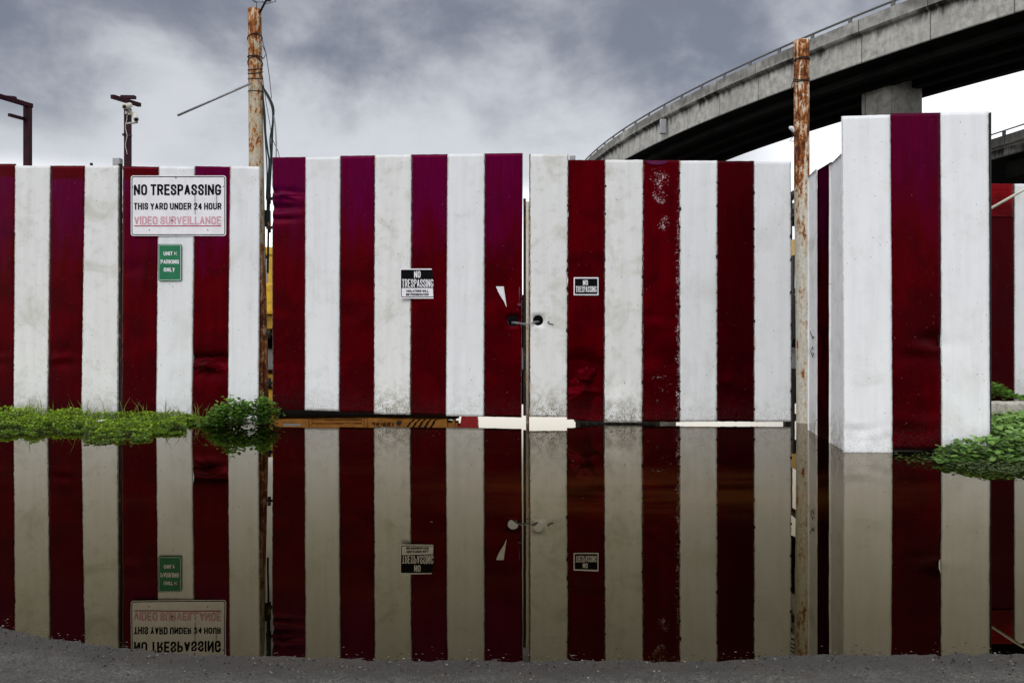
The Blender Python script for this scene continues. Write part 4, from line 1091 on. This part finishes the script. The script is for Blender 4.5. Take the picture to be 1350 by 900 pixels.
bm = bmesh.new(); box(bm, p.x-0.22, p.x+0.22, p.y-0.15, p.y+0.15, p.z-0.75, p.z+0.25, bev=0.05); obj('wall_lamp', bm, M['galv'], v1)
# the second one at the right edge
def fn2(s, off, z):
    d = Vector((-0.115, 1, 0)).normalized(); n_ = Vector((d.y, -d.x, 0)); p = Vector((26.2, 36, 0))+d*s+n_*off; p.z = z; return p
v2 = thing('viaduct', 'second lower viaduct glimpsed at the right edge above the far striped fence', 'viaduct', tuple(fn2(0, 4, 0)))
Z2 = CZ+10.0; D_ = Z2-ZT
prof2 = [(o_, z_+D_) for o_, z_ in [(0.30, ZT-0.28), (0.0, ZT-0.28), (0.0, ZT-0.75), (0.2, ZT-0.82), (0.2, ZT-1.25), (0.3, ZT-1.3), (13.7, ZT-1.3), (14, ZT-0.9), (14, ZT-0.42), (13.7, ZT-0.42), (13.7, ZT-0.8), (0.3, ZT-0.8), (0.3, ZT-0.28)]]
zt_keep = ZT; ZT = Z2
deck(v2, 'deck', fn2, -40, 36, 2.0, prof2, [0]*5+[1]+[0]*6, [M['concrete'], M['concrete_dk']])
ZT = zt_keep
bm = bmesh.new(); box(bm, 0, 0, 0, 0, 0, 0) if False else None
for k in range(-8, 9):
    a_, b_ = fn2(k*4, 0.12, Z2), fn2(k*4+4, 0.12, Z2); tube(bm, [a_, b_], 0.04, 6)
rl2 = obj('railing', bm, M['galv'], v2)
for k in range(0, 10):
    p = fn2(k*2.4-4, 0.13, Z2-0.28); o = bpy.data.objects.new('rail_post', me); COL.objects.link(o); o.parent = rl2; o.location = p-Vector(v2.location)
for k in (6, 30):
    bm = bmesh.new(); p = fn2(k, 7, 0); box(bm, p.x-1.4, p.x+1.4, p.y-1, p.y+1, -1, Z2-1.33, bev=0.2)
    q1, q2 = fn2(k, 1.2, Z2-1.8), fn2(k, 12.8, Z2-1.8); bar(bm, q1, q2, 1.6, 0.9)
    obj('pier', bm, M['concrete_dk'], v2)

# ------------------------------------------------------------------ machines in the yard
def wheel(parent, x, y, z, r, w, pmat):
    bm = bmesh.new(); prof_ = [(r*0.62, w*0.42), (r*0.9, w*0.5), (r, w*0.38), (r, -w*0.38), (r*0.9, -w*0.5), (r*0.62, -w*0.42)]
    n_ = 36; rows = []
    for k in range(n_):
        a = 2*math.pi*k/n_; rows.append([bm.verts.new((x+math.cos(a)*rr*(1.0 if (k % 2 or abs(yy) > w*0.4) else 0.97), y+yy, z+math.sin(a)*rr)) for rr, yy in prof_])
    for k in range(n_):
        for i in range(len(prof_)-1): bm.faces.new((rows[k][i], rows[k][i+1], rows[(k+1) % n_][i+1], rows[(k+1) % n_][i]))
    ty = obj('tyre', bm, M['tyre'], parent)
    bm = bmesh.new(); tube(bm, [(x, y-w*0.40, z), (x, y-w*0.30, z), (x, y+w*0.4, z)], [r*0.3, r*0.62, r*0.62], 24)
    for k in range(6): a = math.pi*k/3; tube(bm, [(x+math.cos(a)*r*0.2, y-w*0.44, z+math.sin(a)*r*0.2), (x+math.cos(a)*r*0.2, y-w*0.38, z+math.sin(a)*r*0.2)], r*0.04, 6)
    obj('rim', bm, pmat, ty)
YC = 26.0; gz = 0.05
MZ = lambda y: -CZ+YC*(y-HY)/F      # height of what the water mirrors at row y
XC = lambda x: px2X(x, YC)
cr = thing('mobile_crane', 'yellow mobile crane parked behind the gate, its numbered boom mirrored in the gap below', 'crane', (-6, YC+1.2, gz))
bm = bmesh.new(); box(bm, -10.6, -0.6, YC+0.4, YC+2.6, 0.75, 1.2, bev=0.04); box(bm, -10.8, -10.6, YC+0.2, YC+2.8, 0.6, 1.1, bev=0.04); obj('chassis', bm, M['yellow'], cr)
bm = bmesh.new(); box(bm, -10.4, -7.75, YC-0.1, YC+1.6, 1.22, 2.25, bev=0.08)
for px_, py_ in ((-10.3, YC-0.02), (-7.86, YC-0.02), (-10.3, YC+1.5), (-7.86, YC+1.5)): box(bm, px_-0.08, px_+0.08, py_-0.05, py_+0.05, 2.2, 3.2)
box(bm, -10.45, -7.72, YC-0.14, YC+1.65, 3.15, 3.42, bev=0.05); cab = obj('cab', bm, M['yellow'], cr)
bm = bmesh.new(); box(bm, -10.2, -8.1, YC, YC+1.4, 2.25, 3.15); obj('window', bm, M['glass'], cab)
bz0, bz1 = MZ(550.5), MZ(566)
bm = bmesh.new(); box(bm, -7.85, -1.75, YC+0.25, YC+2.2, 1.22, bz0+0.1, bev=0.1); obj('superstructure', bm, M['steel_dark'], cr)  # dark colour paints in the shade below the boom
bm = bmesh.new(); box(bm, XC(364), XC(590), YC-0.2, YC+0.5, bz0, bz1, bev=0.02)
box(bm, XC(412), XC(480), YC-0.24, YC-0.19, bz0+0.05, bz0+0.085); box(bm, XC(412), XC(480), YC-0.24, YC-0.19, bz0+0.17, bz0+0.20)
for q_ in (408, 412, 480, 484): box(bm, XC(q_)-0.03, XC(q_)+0.03, YC-0.24, YC-0.19, bz0+0.02, bz1-0.05)
boom = obj('boom', bm, M['orange'], cr)
text_obj('251551', XC(491), XC(520), MZ(555.5), MZ(561), YC-0.21, 0.2, M['ink'], boom, 'number')
bm = bmesh.new(); box(bm, XC(376), XC(399), YC-0.215, YC-0.19, MZ(557), MZ(559.5)); obj('plate', bm, M['galv'], boom)
bm = bmesh.new(); tube(bm, [(XC(527), YC-0.26, MZ(557)), (XC(527), YC-0.15, MZ(557))], 0.085, 18); obj('pivot_pin', bm, M['steel_dark'], boom)
bm = bmesh.new()
for k in range(5):
    x0 = XC(548+k*7.5); wd_ = 0.07
    bm.faces.new([bm.verts.new(a_) for a_ in [(x0, YC-0.206, bz0+0.01), (x0-wd_, YC-0.206, bz0+0.01), (x0-wd_-0.26, YC-0.206, bz1-0.02), (x0-0.26, YC-0.206, bz1-0.02)]])
up_faces(bm) if False else None
obj('hazard_stripes', bm, M['ink'], boom)
bm = bmesh.new(); box(bm, XC(590)-0.02, XC(604), YC-0.1, YC+0.4, bz0+0.12, bz0+0.34, bev=0.02); box(bm, XC(597), XC(600), YC-0.15, YC+0.42, bz0+0.04, bz1-0.05); obj('boom_head', bm, M['orange'], boom)
bm = bmesh.new(); z_ = bz0-0.15
vs_ = [bm.verts.new((x_, y_, z__)) for y_ in (YC-0.2, YC+0.4) for x_, z__ in ((XC(606), bz1+0.1), (XC(609), z_), (XC(629), z_), (XC(631), bz1+0.1))]
for f_ in ((0, 1, 2, 3), (7, 6, 5, 4), (0, 4, 5, 1), (1, 5, 6, 2), (2, 6, 7, 3), (3, 7, 4, 0)): bm.faces.new([vs_[i] for i in f_])
tube(bm, [(XC(602), YC+0.1, bz0+0.25), (XC(609), YC+0.1, bz0+0.25)], 0.08, 8)
tube(bm, [(XC(619), YC+0.1, z_), (XC(619), YC+0.1, z_-0.25), (XC(623), YC+0.1, z_-0.38), (XC(628), YC+0.1, z_-0.3)], 0.05, 10)
obj('hook_block', bm, M['hookred'], cr, 'red hook block at the boom tip')
for x in (-9.6, -3.6, -2.0):
    for y in (YC+0.35, YC+2.3): wheel(cr, x, y, gz+0.6, 0.6, 0.4, M['yellow'])
gz = -0.10
# forklift behind the right slit
YK = 11.8; xk = px2X(1045.5, YK)
fk = thing('forklift', 'yellow forklift glimpsed through the slit left of the right rusty post', 'forklift', (xk+0.9, YK+0.5, gz))
bm = bmesh.new()
for yy in (YK, YK+0.7):
    box(bm, xk-0.07, xk+0.06, yy, yy+0.08, 0.05, 2.92)
box(bm, xk-0.06, xk+0.05, YK+0.08, YK+0.7, 2.82, 2.9); box(bm, xk-0.06, xk+0.05, YK+0.08, YK+0.7, 1.0, 1.1); obj('mast', bm, M['steel_dark'], fk)
bm = bmesh.new(); box(bm, xk-0.10, xk-0.072, YK-0.05, YK+0.85, 1.68, 2.0, bev=0.005); box(bm, xk-0.06, xk+0.3, YK-0.05, YK-0.01, 1.68, 2.0, bev=0.01); box(bm, xk-0.06, xk+0.28, YK-0.05, YK-0.01, 1.42, 1.66, bev=0.01); obj('carriage', bm, M['yellow'], fk)
bm = bmesh.new()
for yy in (YK+0.12, YK+0.55): box(bm, xk-1.15, xk-0.1, yy, yy+0.11, 0.12, 0.16); box(bm, xk-0.135, xk-0.1, yy, yy+0.11, 0.12, 1.7)
obj('fork', bm, M['steel_dark'], fk)
bm = bmesh.new(); box(bm, xk+0.32, xk+1.7, YK-0.05, YK+0.95, 0.25, 0.95, bev=0.08); box(bm, xk+1.35, xk+1.85, YK-0.03, YK+0.93, 0.25, 1.1, bev=0.12); obj('body', bm, M['yellow'], fk)
bm = bmesh.new(); box(bm, xk+0.85, xk+1.25, YK+0.2, YK+0.7, 0.96, 1.1, bev=0.04); box(bm, xk+1.2, xk+1.3, YK+0.2, YK+0.7, 1.1, 1.55, bev=0.04); obj('seat', bm, M['black'], fk)
bm = bmesh.new()
for yy in (YK, YK+0.85):
    bar(bm, (xk+0.4, yy, 0.95), (xk+0.55, yy, 2.2), 0.05, 0.05); bar(bm, (xk+1.65, yy, 1.1), (xk+1.5, yy, 2.2), 0.05, 0.05)
for k in range(6): box(bm, xk+0.5+k*0.19, xk+0.53+k*0.19, YK, YK+0.9, 2.18, 2.22)
obj('overhead_guard', bm, M['yellow'], fk)
for x in (xk+0.45, xk+1.5):
    for y in (YK, YK+0.9): wheel(fk, x, y, gz+0.28, 0.28, 0.2, M['yellow'])
SF_ = 1.62
fk.scale = (SF_,)*3; fk.location = (px2X(1045.5, 24.4)+0.9*SF_, 24.4, 0.05)
# low dark wall closing the yard
def container(x0, x1, y0, y1, z1, label):
    t = thing('shipping_container', label, 'container', ((x0+x1)/2, (y0+y1)/2, 0.0))
    bm = bmesh.new(); n_ = int((x1-x0)/0.07); prev = None
    for k in range(n_+1):
        x = x0+(x1-x0)*k/n_; y = y0+(0.036 if (k//2) % 2 else 0)
        a, b = bm.verts.new((x, y, 0.15)), bm.verts.new((x, y, z1-0.1))
        if prev: bm.faces.new((prev[0], a, b, prev[1]))
        prev = (a, b)
    box(bm, x0, x1, y0+0.05, y1, 0.12, z1-0.12)
    obj('corrugated_wall', bm, M['container'], t)
    bm = bmesh.new()
    for z in (0.1, z1-0.06): bar(bm, (x0, y0, z), (x1, y0, z), 0.12, 0.12)
    for x in (x0, x1): bar(bm, (x, y0-0.002, 0), (x, y0-0.002, z1), 0.14, 0.14)
    obj('frame', bm, M['steel_dark'], t)
bm = bmesh.new(); box(bm, -42, 42, 28.6, 28.9, -0.2, 1.85, bev=0.03); box(bm, -42, 42, 28.5, 29.0, 1.85, 1.95, bev=0.02)
M['tar'] = simple('tarred_wall', (0.006, 0.006, 0.006), 0.9, 0.02, var=0.5, sc=1)
tag(obj('yard_wall', bm, M['tar']), 'long low dark wall closing the back of the yard', 'wall')
container(2.15, 4.75, 26, 27.6, 2.55, 'small dark shipping container at the back of the yard, right of the gate middle')
# ------------------------------------------------------------------ weeds
def leaves(spots, size, mat, lobes=1, name='weeds', stems=False, flat=0.5, fold=0.25):
    """spots: (pos, scale, tone)"""
    verts, faces, tone, mi = [], [], [], []
    for (p, s, tn) in spots:
        for _l in range(lobes):
            az = random.uniform(0, 6.283); el = random.uniform(-0.2, 1.0)*flat*1.4
            d = Vector((math.cos(az)*math.cos(el), math.sin(az)*math.cos(el), math.sin(el)))
            sd = Vector((-math.sin(az), math.cos(az), random.uniform(-0.4, 0.4))).normalized()
            nr = d.cross(sd); L_ = size*s; W_ = L_*random.uniform(0.38, 0.52)
            b = len(verts); P = Vector(p)
            verts += [P, P+d*L_*0.35+sd*W_+nr*fold*L_*0.4, P+d*L_*0.75+sd*W_*0.8+nr*fold*L_*0.3, P+d*L_, P+d*L_*0.75-sd*W_*0.8+nr*fold*L_*0.3, P+d*L_*0.35-sd*W_+nr*fold*L_*0.4, P+d*L_*0.5]
            faces += [(b, b+6, b+1), (b+1, b+6, b+2), (b+2, b+6, b+3), (b+3, b+6, b+4), (b+4, b+6, b+5), (b+5, b+6, b)]
            t = max(0, min(1, tn+random.gauss(0, 0.18))); tone += [t]*7; mi += [0]*6
        if stems and random.random() < 0.5:
            b = len(verts); P = Vector(p); g_ = Vector((P.x+random.uniform(-.03, .03), P.y+random.uniform(-.03, .03), max(-0.02, P.z-0.12)))
            verts += [P, P+Vector((0.002, 0, 0)), g_, g_+Vector((0.003, 0, 0))]; faces += [(b, b+1, b+3, b+2)]; tone += [0.2]*4; mi += [1]
    me = bpy.data.meshes.new(name); me.from_pydata([tuple(v) for v in verts], [], faces)
    at = me.attributes.new('tone', 'FLOAT', 'POINT'); at.data.foreach_set('value', tone)
    me.materials.append(mat); me.materials.append(M['stem'])
    me.polygons.foreach_set('material_index', mi)
    for p_ in me.polygons: p_.use_smooth = True
    o = bpy.data.objects.new(name, me); COL.objects.link(o)
    return o
def cover_h(x, y, s): return 0.5+0.5*mn.noise(Vector((x*s, y*s, 4)))
sp = []
# left mat: outline in photo columns -> how far it reaches towards the camera
for i in range(21000):
    px_ = random.uniform(-140, 272); 
    Ya = 7.93
    front = 575 if px_ < 60 else 573 if px_ < 110 else 584 if px_ < 200 else 573 if px_ < 245 else 560
    front += 5*mn.noise(Vector((px_*0.05, 1, 0)))+3*mn.noise(Vector((px_*0.21, 5, 0)))
    Yb = CZ*F/(front-HY)
    t = random.random()**0.85; Y = Ya+(Yb-Ya)*t
    x = px2X(px_, Y)
    edge = 1-t
    top = (0.17 if px_ < 50 else 0.13 if px_ < 120 else 0.10)*(0.35+0.9*cover_h(x, Y, 5))*(sstep(0, 0.45, edge)*0.9+0.10)*0.78*sstep(280, 235, px_)
    if t > 0.7 and mn.noise(Vector((x*7, Y*7, 2))) < -0.02: continue
    g0 = max(0.0, ground_h(x, Y))
    z = g0*0.6+0.005+top*math.sqrt(random.random())
    sp.append(((x, Y, z), random.uniform(0.6, 1.15), max(0.0, 0.02+1.0*min(1, z/(top+0.05))**1.4*(0.25+0.9*cover_h(x, Y, 9)))))  # lower leaves toned darker, painting the shade between them for depth
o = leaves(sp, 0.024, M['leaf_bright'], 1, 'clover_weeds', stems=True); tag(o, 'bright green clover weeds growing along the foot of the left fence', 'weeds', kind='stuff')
bm = bmesh.new()
for i in range(150):
    px_ = random.uniform(-60, 285); Y = random.uniform(7.3, 7.92); c = Vector((px2X(px_, Y), Y, 0.02)); h_ = random.uniform(0.06, 0.20)*(1 if random.random() < 0.8 else 1.4)
    ln = Vector((random.uniform(-1, 1), random.uniform(-0.6, 0.3), 0))*h_*0.55; w_ = Vector((0.0028, 0.001, 0)); P = [c, c+ln*0.3+Vector((0, 0, h_*0.6)), c+ln+Vector((0, 0, h_))]
    v0 = [bm.verts.new(P[0]-w_), bm.verts.new(P[0]+w_)]; v1_ = [bm.verts.new(P[1]-w_*0.8), bm.verts.new(P[1]+w_*0.8)]; tp = bm.verts.new(P[2])
    bm.faces.new((v0[0], v0[1], v1_[1], v1_[0])); bm.faces.new((v1_[0], v1_[1], tp))
o = obj('grass_blades', bm, simple('grass_blade', (0.16, 0.22, 0.03), 0.6, 0.2, var=0.6, sc=3)); tag(o, 'thin grass blades and dry stalks among the bright green weeds', 'grass', kind='stuff')
def bush(px_, Y, rx, ry, h, n_, mat, label, size=0.04):
    c = Vector((px2X(px_, Y), Y, 0)); sp = []; t = thing('weed_bush', label, 'bush', (c.x, c.y, 0.0), 'leafy weeds at the foot of the left post')
    bm = bmesh.new(); tips = []
    for k in range(22):
        a = random.uniform(0, 6.28); rr = math.sqrt(random.random()); hz = h*random.uniform(0.5, 1.0)*(1-0.45*rr*rr)
        tip = c+Vector((math.cos(a)*rx*rr, math.sin(a)*ry*rr, hz)); tips.append(tip)
        base = c+Vector((random.uniform(-.05, .05), random.uniform(-.04, .04), -0.02)); mid = base.lerp(tip, 0.5)+Vector((math.cos(a)*0.03, 0, 0.02))
        tube(bm, [base, mid, tip], [0.004, 0.003, 0.0015], 5)
    obj('stem', bm, M['stem'], t)
    for tip in tips:
        for k in range(n_//22):
            s_ = random.random()
            p = tip+Vector((random.gauss(0, 0.032), random.gauss(0, 0.032), random.gauss(-0.03, 0.03)-0.10*s_*s_))
            if p.z < 0.0: p.z = random.uniform(0, 0.02)
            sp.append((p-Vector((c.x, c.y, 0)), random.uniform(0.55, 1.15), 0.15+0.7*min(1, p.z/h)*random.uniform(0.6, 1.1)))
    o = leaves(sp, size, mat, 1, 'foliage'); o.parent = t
    return t
bush(309, 7.45, 0.18, 0.14, 0.29, 1350, M['leaf_green'], 'taller leafy green weed left of the left rusty post')
bush(349, 7.55, 0.09, 0.11, 0.30, 950, M['leaf_green'], 'leafy green weed in front of the left rusty post foot', 0.036)
bush(283, 7.40, 0.09, 0.10, 0.15, 260, M['leaf_green'], 'smallest leafy weed of the clump by the left post')
# right bank
sp = []
for i in range(6800):
    px_ = random.uniform(1228, 1480); t = random.random()
    Y = 7.1-1.72*t; x = px2X(px_, Y)
    # keep behind nothing: in front of the tall panel only below its foot
    if x < 3.62 and Y > 5.78: continue
    if x < 3.62 and px_ < 1234+14*(1-t): continue
    frn = sstep(5.32, 5.75, Y); top = 0.17*frn*(0.5+0.6*cover_h(x, Y, 3))*sstep(1205, 1285, px_)
    g0 = max(0.0, ground_h(x, Y)); z = g0*0.5+0.01+top*math.sqrt(random.random())
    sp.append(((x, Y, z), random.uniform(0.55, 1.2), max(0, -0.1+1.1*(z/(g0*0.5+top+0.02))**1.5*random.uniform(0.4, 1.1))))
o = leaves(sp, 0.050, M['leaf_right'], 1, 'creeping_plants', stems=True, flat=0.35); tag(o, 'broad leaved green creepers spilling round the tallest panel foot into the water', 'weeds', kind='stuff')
sp = []
for i in range(6500):
    px_ = random.uniform(1176, 1440); y_ = random.uniform(592, 642)
    lo = 600 if px_ < 1230 else 592
    hi = 610+18*sstep(1185, 1330, px_)+5*mn.noise(Vector((px_*0.05, 0, 0)))
    if y_ < lo or y_ > hi: continue
    Y = CZ*F/(y_-HY); x = px2X(px_, Y)
    if mn.noise(Vector((x*6, Y*9, 0)))+0.5*mn.noise(Vector((x*20, Y*25, 0))) < 0.02*(1 if px_ > 1250 else 1)-0.28*sstep(1180, 1300, px_): continue
    sp.append(((x, Y, random.uniform(0.0, 0.03)), random.uniform(0.4, 1.1), random.uniform(0.1, 0.9)))
o = leaves(sp, 0.026, M['leaf_dark'], 1, 'water_weeds', flat=0.2); tag(o, 'dark matted water weeds floating in front of the tallest panel', 'weeds', kind='stuff')
sp = []
for i in range(900):
    px_ = random.uniform(1296, 1420); Y = random.uniform(8.05, 8.4); x = px2X(px_, Y)
    hh = px2Z(531, 7.9)+ (0.10+0.10*cover_h(x, 1, 4))*sstep(1352, 1312, px_)*math.sqrt(random.random())+0.02*random.random()
    sp.append(((x, Y, hh), random.uniform(0.6, 1.1), random.uniform(0.2, 0.8)))
for i in range(1600):
    px_ = random.uniform(1303, 1420); Y = random.uniform(7.0, 7.8); x = px2X(px_, Y)
    if mn.noise(Vector((x*5, Y*5, 0))) < -0.05: continue
    sp.append(((x, Y, max(0.02, ground_h(x, Y))+0.02*random.random()), random.uniform(0.4, 0.8), random.uniform(0.2, 0.8)))
o = leaves(sp, 0.045, M['leaf_green'], 1, 'kerb_weeds', flat=0.5); tag(o, 'low green weeds growing round the concrete kerb at the right edge', 'weeds', kind='stuff')
bm = bmesh.new()
for i in range(520):
    r_ = random.random()
    if r_ < 0.75:
        x = random.uniform(-2.6, 2.6); y = shore(x)+abs(random.gauss(0, 0.035))+0.004
    else:
        x = random.uniform(-4, 4.2); y = random.uniform(2.4, 7.2)
        if random.random() < 0.75: y = random.uniform(6.2, 7.4)
    a = random.uniform(0, 6.28); s_ = random.uniform(0.0015, 0.005) if y < 3 else random.uniform(0.004, 0.013)
    pts_ = [Vector((math.cos(a+k*2.1+random.uniform(-.4, .4)), math.sin(a+k*2.1)*0.6, 0))*s_ for k in range(3)]
    vv = [bm.verts.new(Vector((x, y, 0.0012))+q_) for q_ in pts_]; f = bm.faces.new(vv)
    if f.normal.z < 0: f.normal_flip()
n = NT('floating_bits'); rr = n.n('ShaderNodeNewGeometry').outputs['Random Per Island']
fm = n.out(n.mix(n.ramp(rr, 0.3, 1.0), (0.03, 0.022, 0.012), (0.22, 0.20, 0.14)), 0.8, 0.2)
o = obj('floating_debris', bm, fm); tag(o, 'tiny leaf bits and scum floating on the puddle', 'debris', kind='stuff')
# few floating scraps
bm = bmesh.new()
for px_, y_, s in ((127, 557, 0.04),):
    Y = 7.3; c = pt(px_, y_, Y)
    for k in range(3):
        d = Vector((0.05*k-0.05, -0.02*k, 0.01*k)); v_ = [c+d+Vector((a*s, b*s*0.7, 0.01*math.sin(a*3+b*5))) for a, b in ((-1, -1), (1, -0.7), (1.1, 1), (-0.8, 0.9))]
        bm.faces.new([bm.verts.new(q_) for q_ in v_])
tag(obj('litter', bm, M['cream']), 'crumpled pale scrap lying on the bright green weeds', 'litter')

def split(o):
    me = o.data; bm = bmesh.new(); bm.from_mesh(me); seen = set(); isl = []
    for f in bm.faces:
        if f.index in seen: continue
        st = [f]; seen.add(f.index); cur = []
        while st:
            g_ = st.pop(); cur.append(g_.index)
            for v in g_.verts:
                for h_ in v.link_faces:
                    if h_.index not in seen: seen.add(h_.index); st.append(h_)
        isl.append(set(cur))
    bm.free()
    if len(isl) < 2: return
    nm = o.name.split('.')[0]
    for i, cur in enumerate(isl):
        b = bmesh.new(); b.from_mesh(me); b.faces.ensure_lookup_table()
        bmesh.ops.delete(b, geom=[f for f in b.faces if f.index not in cur], context='FACES')
        m2_ = bpy.data.meshes.new(nm); b.to_mesh(m2_); b.free()
        for m_ in me.materials:
            if len(m2_.materials) < len(me.materials): m2_.materials.append(m_)
        if i == 0: o.data = m2_
        else:
            c = o.copy(); c.data = m2_; COL.objects.link(c)
for o in list(bpy.data.objects):
    if o.name.split('.')[0] in ('rail', 'screw', 'hinge_stub', 'clip', 'paint_drip', 'fork', 'wire_ties') and o.type == 'MESH' and o.parent: split(o)

# ------------------------------------------------------------------ sky, sun, camera
world = bpy.data.worlds.new('World'); SC.world = world; world.use_nodes = True
nt = world.node_tree; nodes = nt.nodes; bg = nodes['Background']
class WN(NT):
    def __init__(s): s.t = nt; s.b = bg
wn = WN()
EL, AZ = R(42), R(205)      # sun: behind the camera, a little to the left, well wrapped in cloud
sky = wn.n('ShaderNodeTexSky'); sky.sky_type = 'NISHITA'; sky.sun_disc = False; sky.sun_elevation = EL; sky.sun_rotation = AZ
tc = wn.n('ShaderNodeTexCoord').outputs['Generated']
sx = wn.n('ShaderNodeSeparateXYZ', Vector=tc); dx, dy, dz = sx.outputs
zz = wn.math('ADD', wn.math('MAXIMUM', dz, 0.0), 0.16)
cx_ = wn.math('DIVIDE', dx, zz); cy_ = wn.math('DIVIDE', dy, zz)
cv = wn.n('ShaderNodeCombineXYZ', X=cx_, Y=cy_, Z=0.7).outputs[0]
n1 = wn.noise(wn.vec(tc, (1.5, 1.0, 2.1), (1.7, 0.6, 0.35)), 2.4, 9, 0.56, 0.25)
n2 = wn.noise(wn.vec(tc, (1.2, 1.0, 1.5), (4.3, 2.2, 1.0)), 8.0, 8, 0.58, 0.25)
n3 = wn.noise(wn.vec(cv, (0.8, 0.9, 1), (2.3, 0, 0)), 1.6, 6, 0.55, 0.3)
cl = wn.math('ADD', wn.math('MULTIPLY', n1, 0.55), wn.math('ADD', wn.math('MULTIPLY', n2, 0.28), wn.math('MULTIPLY', n3, 0.17)))
def blob(ax, ay, az, w_):
    v = Vector((ax, ay, az)).normalized()
    nd = wn.n('ShaderNodeVectorMath'); nd.operation = 'DOT_PRODUCT'; wn.set(nd.inputs[0], tc); nd.inputs[1].default_value = v
    return wn.ramp(nd.outputs['Value'], math.cos(w_), 1.0)
def sb(px_, py_, w_): return blob((px_-HX)/F, 1, (HY-py_)/F, w_)
mass = [(650, 50, 0.26, 0.30), (560, 20, 0.14, 0.12), (760, 20, 0.12, 0.12), (40, 30, 0.15, 0.45), (60, 190, 0.10, 0.22), (880, 60, 0.16, 0.1), (130, 130, 0.13, -0.42), (300, 60, 0.16, -0.25), (620, 175, 0.16, -0.42), (740, 150, 0.10, -0.25)]
dark = wn.ramp(dz, 0.16, 0.40, 0, 0.5)
for a_, b_, w_, k_ in mass: dark = wn.math('ADD', dark, wn.math('MULTIPLY', sb(a_, b_, w_), k_))
val = wn.math('SUBTRACT', wn.math('MULTIPLY', wn.math('SUBTRACT', cl, 0.5), 5.6), wn.math('MULTIPLY', dark, 0.85))
shade = wn.ramp(val, -0.95, 0.55)
ccol = wn.mix(shade, (0.205, 0.222, 0.275), (0.68, 0.695, 0.73))
ccol = wn.mix(wn.ramp(dz, 0.26, 0.18, 0, 0.6), ccol, (0.71, 0.73, 0.76))
low = wn.math('MULTIPLY', wn.ramp(dz, 0.185, 0.125), 1.0)
ccol = wn.mix(low, ccol, (1.9, 1.92, 1.95))
rt = wn.math('MULTIPLY', wn.ramp(dx, 0.24, 0.36), wn.ramp(dz, 0.30, 0.24))
ccol = wn.mix(rt, ccol, (1.35, 1.37, 1.40))
up = wn.ramp(dz, 0.42, 0.75)
ccol = wn.mix(up, ccol, (1.5, 1.52, 1.58))
back = wn.math('MULTIPLY', wn.ramp(dy, 0.1, -0.6), wn.ramp(dz, 0.0, 0.2))
ccol = wn.mix(back, ccol, (1.25, 1.28, 1.34))
skl = wn.mix(1.0, sky.outputs[0], (0.1, 0.1, 0.1), 'MULTIPLY')
fin = wn.mix(0.9, skl, ccol)
# Background strength 0.1 with the cloud radiance written on the Nishita scale
sc10 = wn.mix(1.0, fin, (10, 10, 10), 'MULTIPLY')
wn.set(bg.inputs['Color'], sc10); bg.inputs['Strength'].default_value = 0.1
ld = bpy.data.lights.new('sun', 'SUN'); ld.energy = 1.1; ld.angle = R(18); ld.color = (1.0, 0.97, 0.93)
lo = bpy.data.objects.new('sun', ld); COL.objects.link(lo)
sd = Vector((math.sin(AZ)*math.cos(EL), math.cos(AZ)*math.cos(EL), math.sin(EL)))
lo.rotation_euler = (-sd).to_track_quat('-Z', 'Y').to_euler(); lo.location = (0, -5, 12)

cam = bpy.data.cameras.new('camera'); co = bpy.data.objects.new('camera', cam); COL.objects.link(co)
co.location = (0, 0, CZ); co.rotation_euler = (R(90), 0, 0)
cam.sensor_width = 36; cam.lens = 36*F/1350; cam.shift_y = -(450-HY)/1350; cam.clip_start = 0.05; cam.clip_end = 20000
SC.camera = co
vs = SC.view_settings; vs.view_transform = 'Standard'; vs.look = 'None'; vs.exposure = 0; vs.gamma = 1
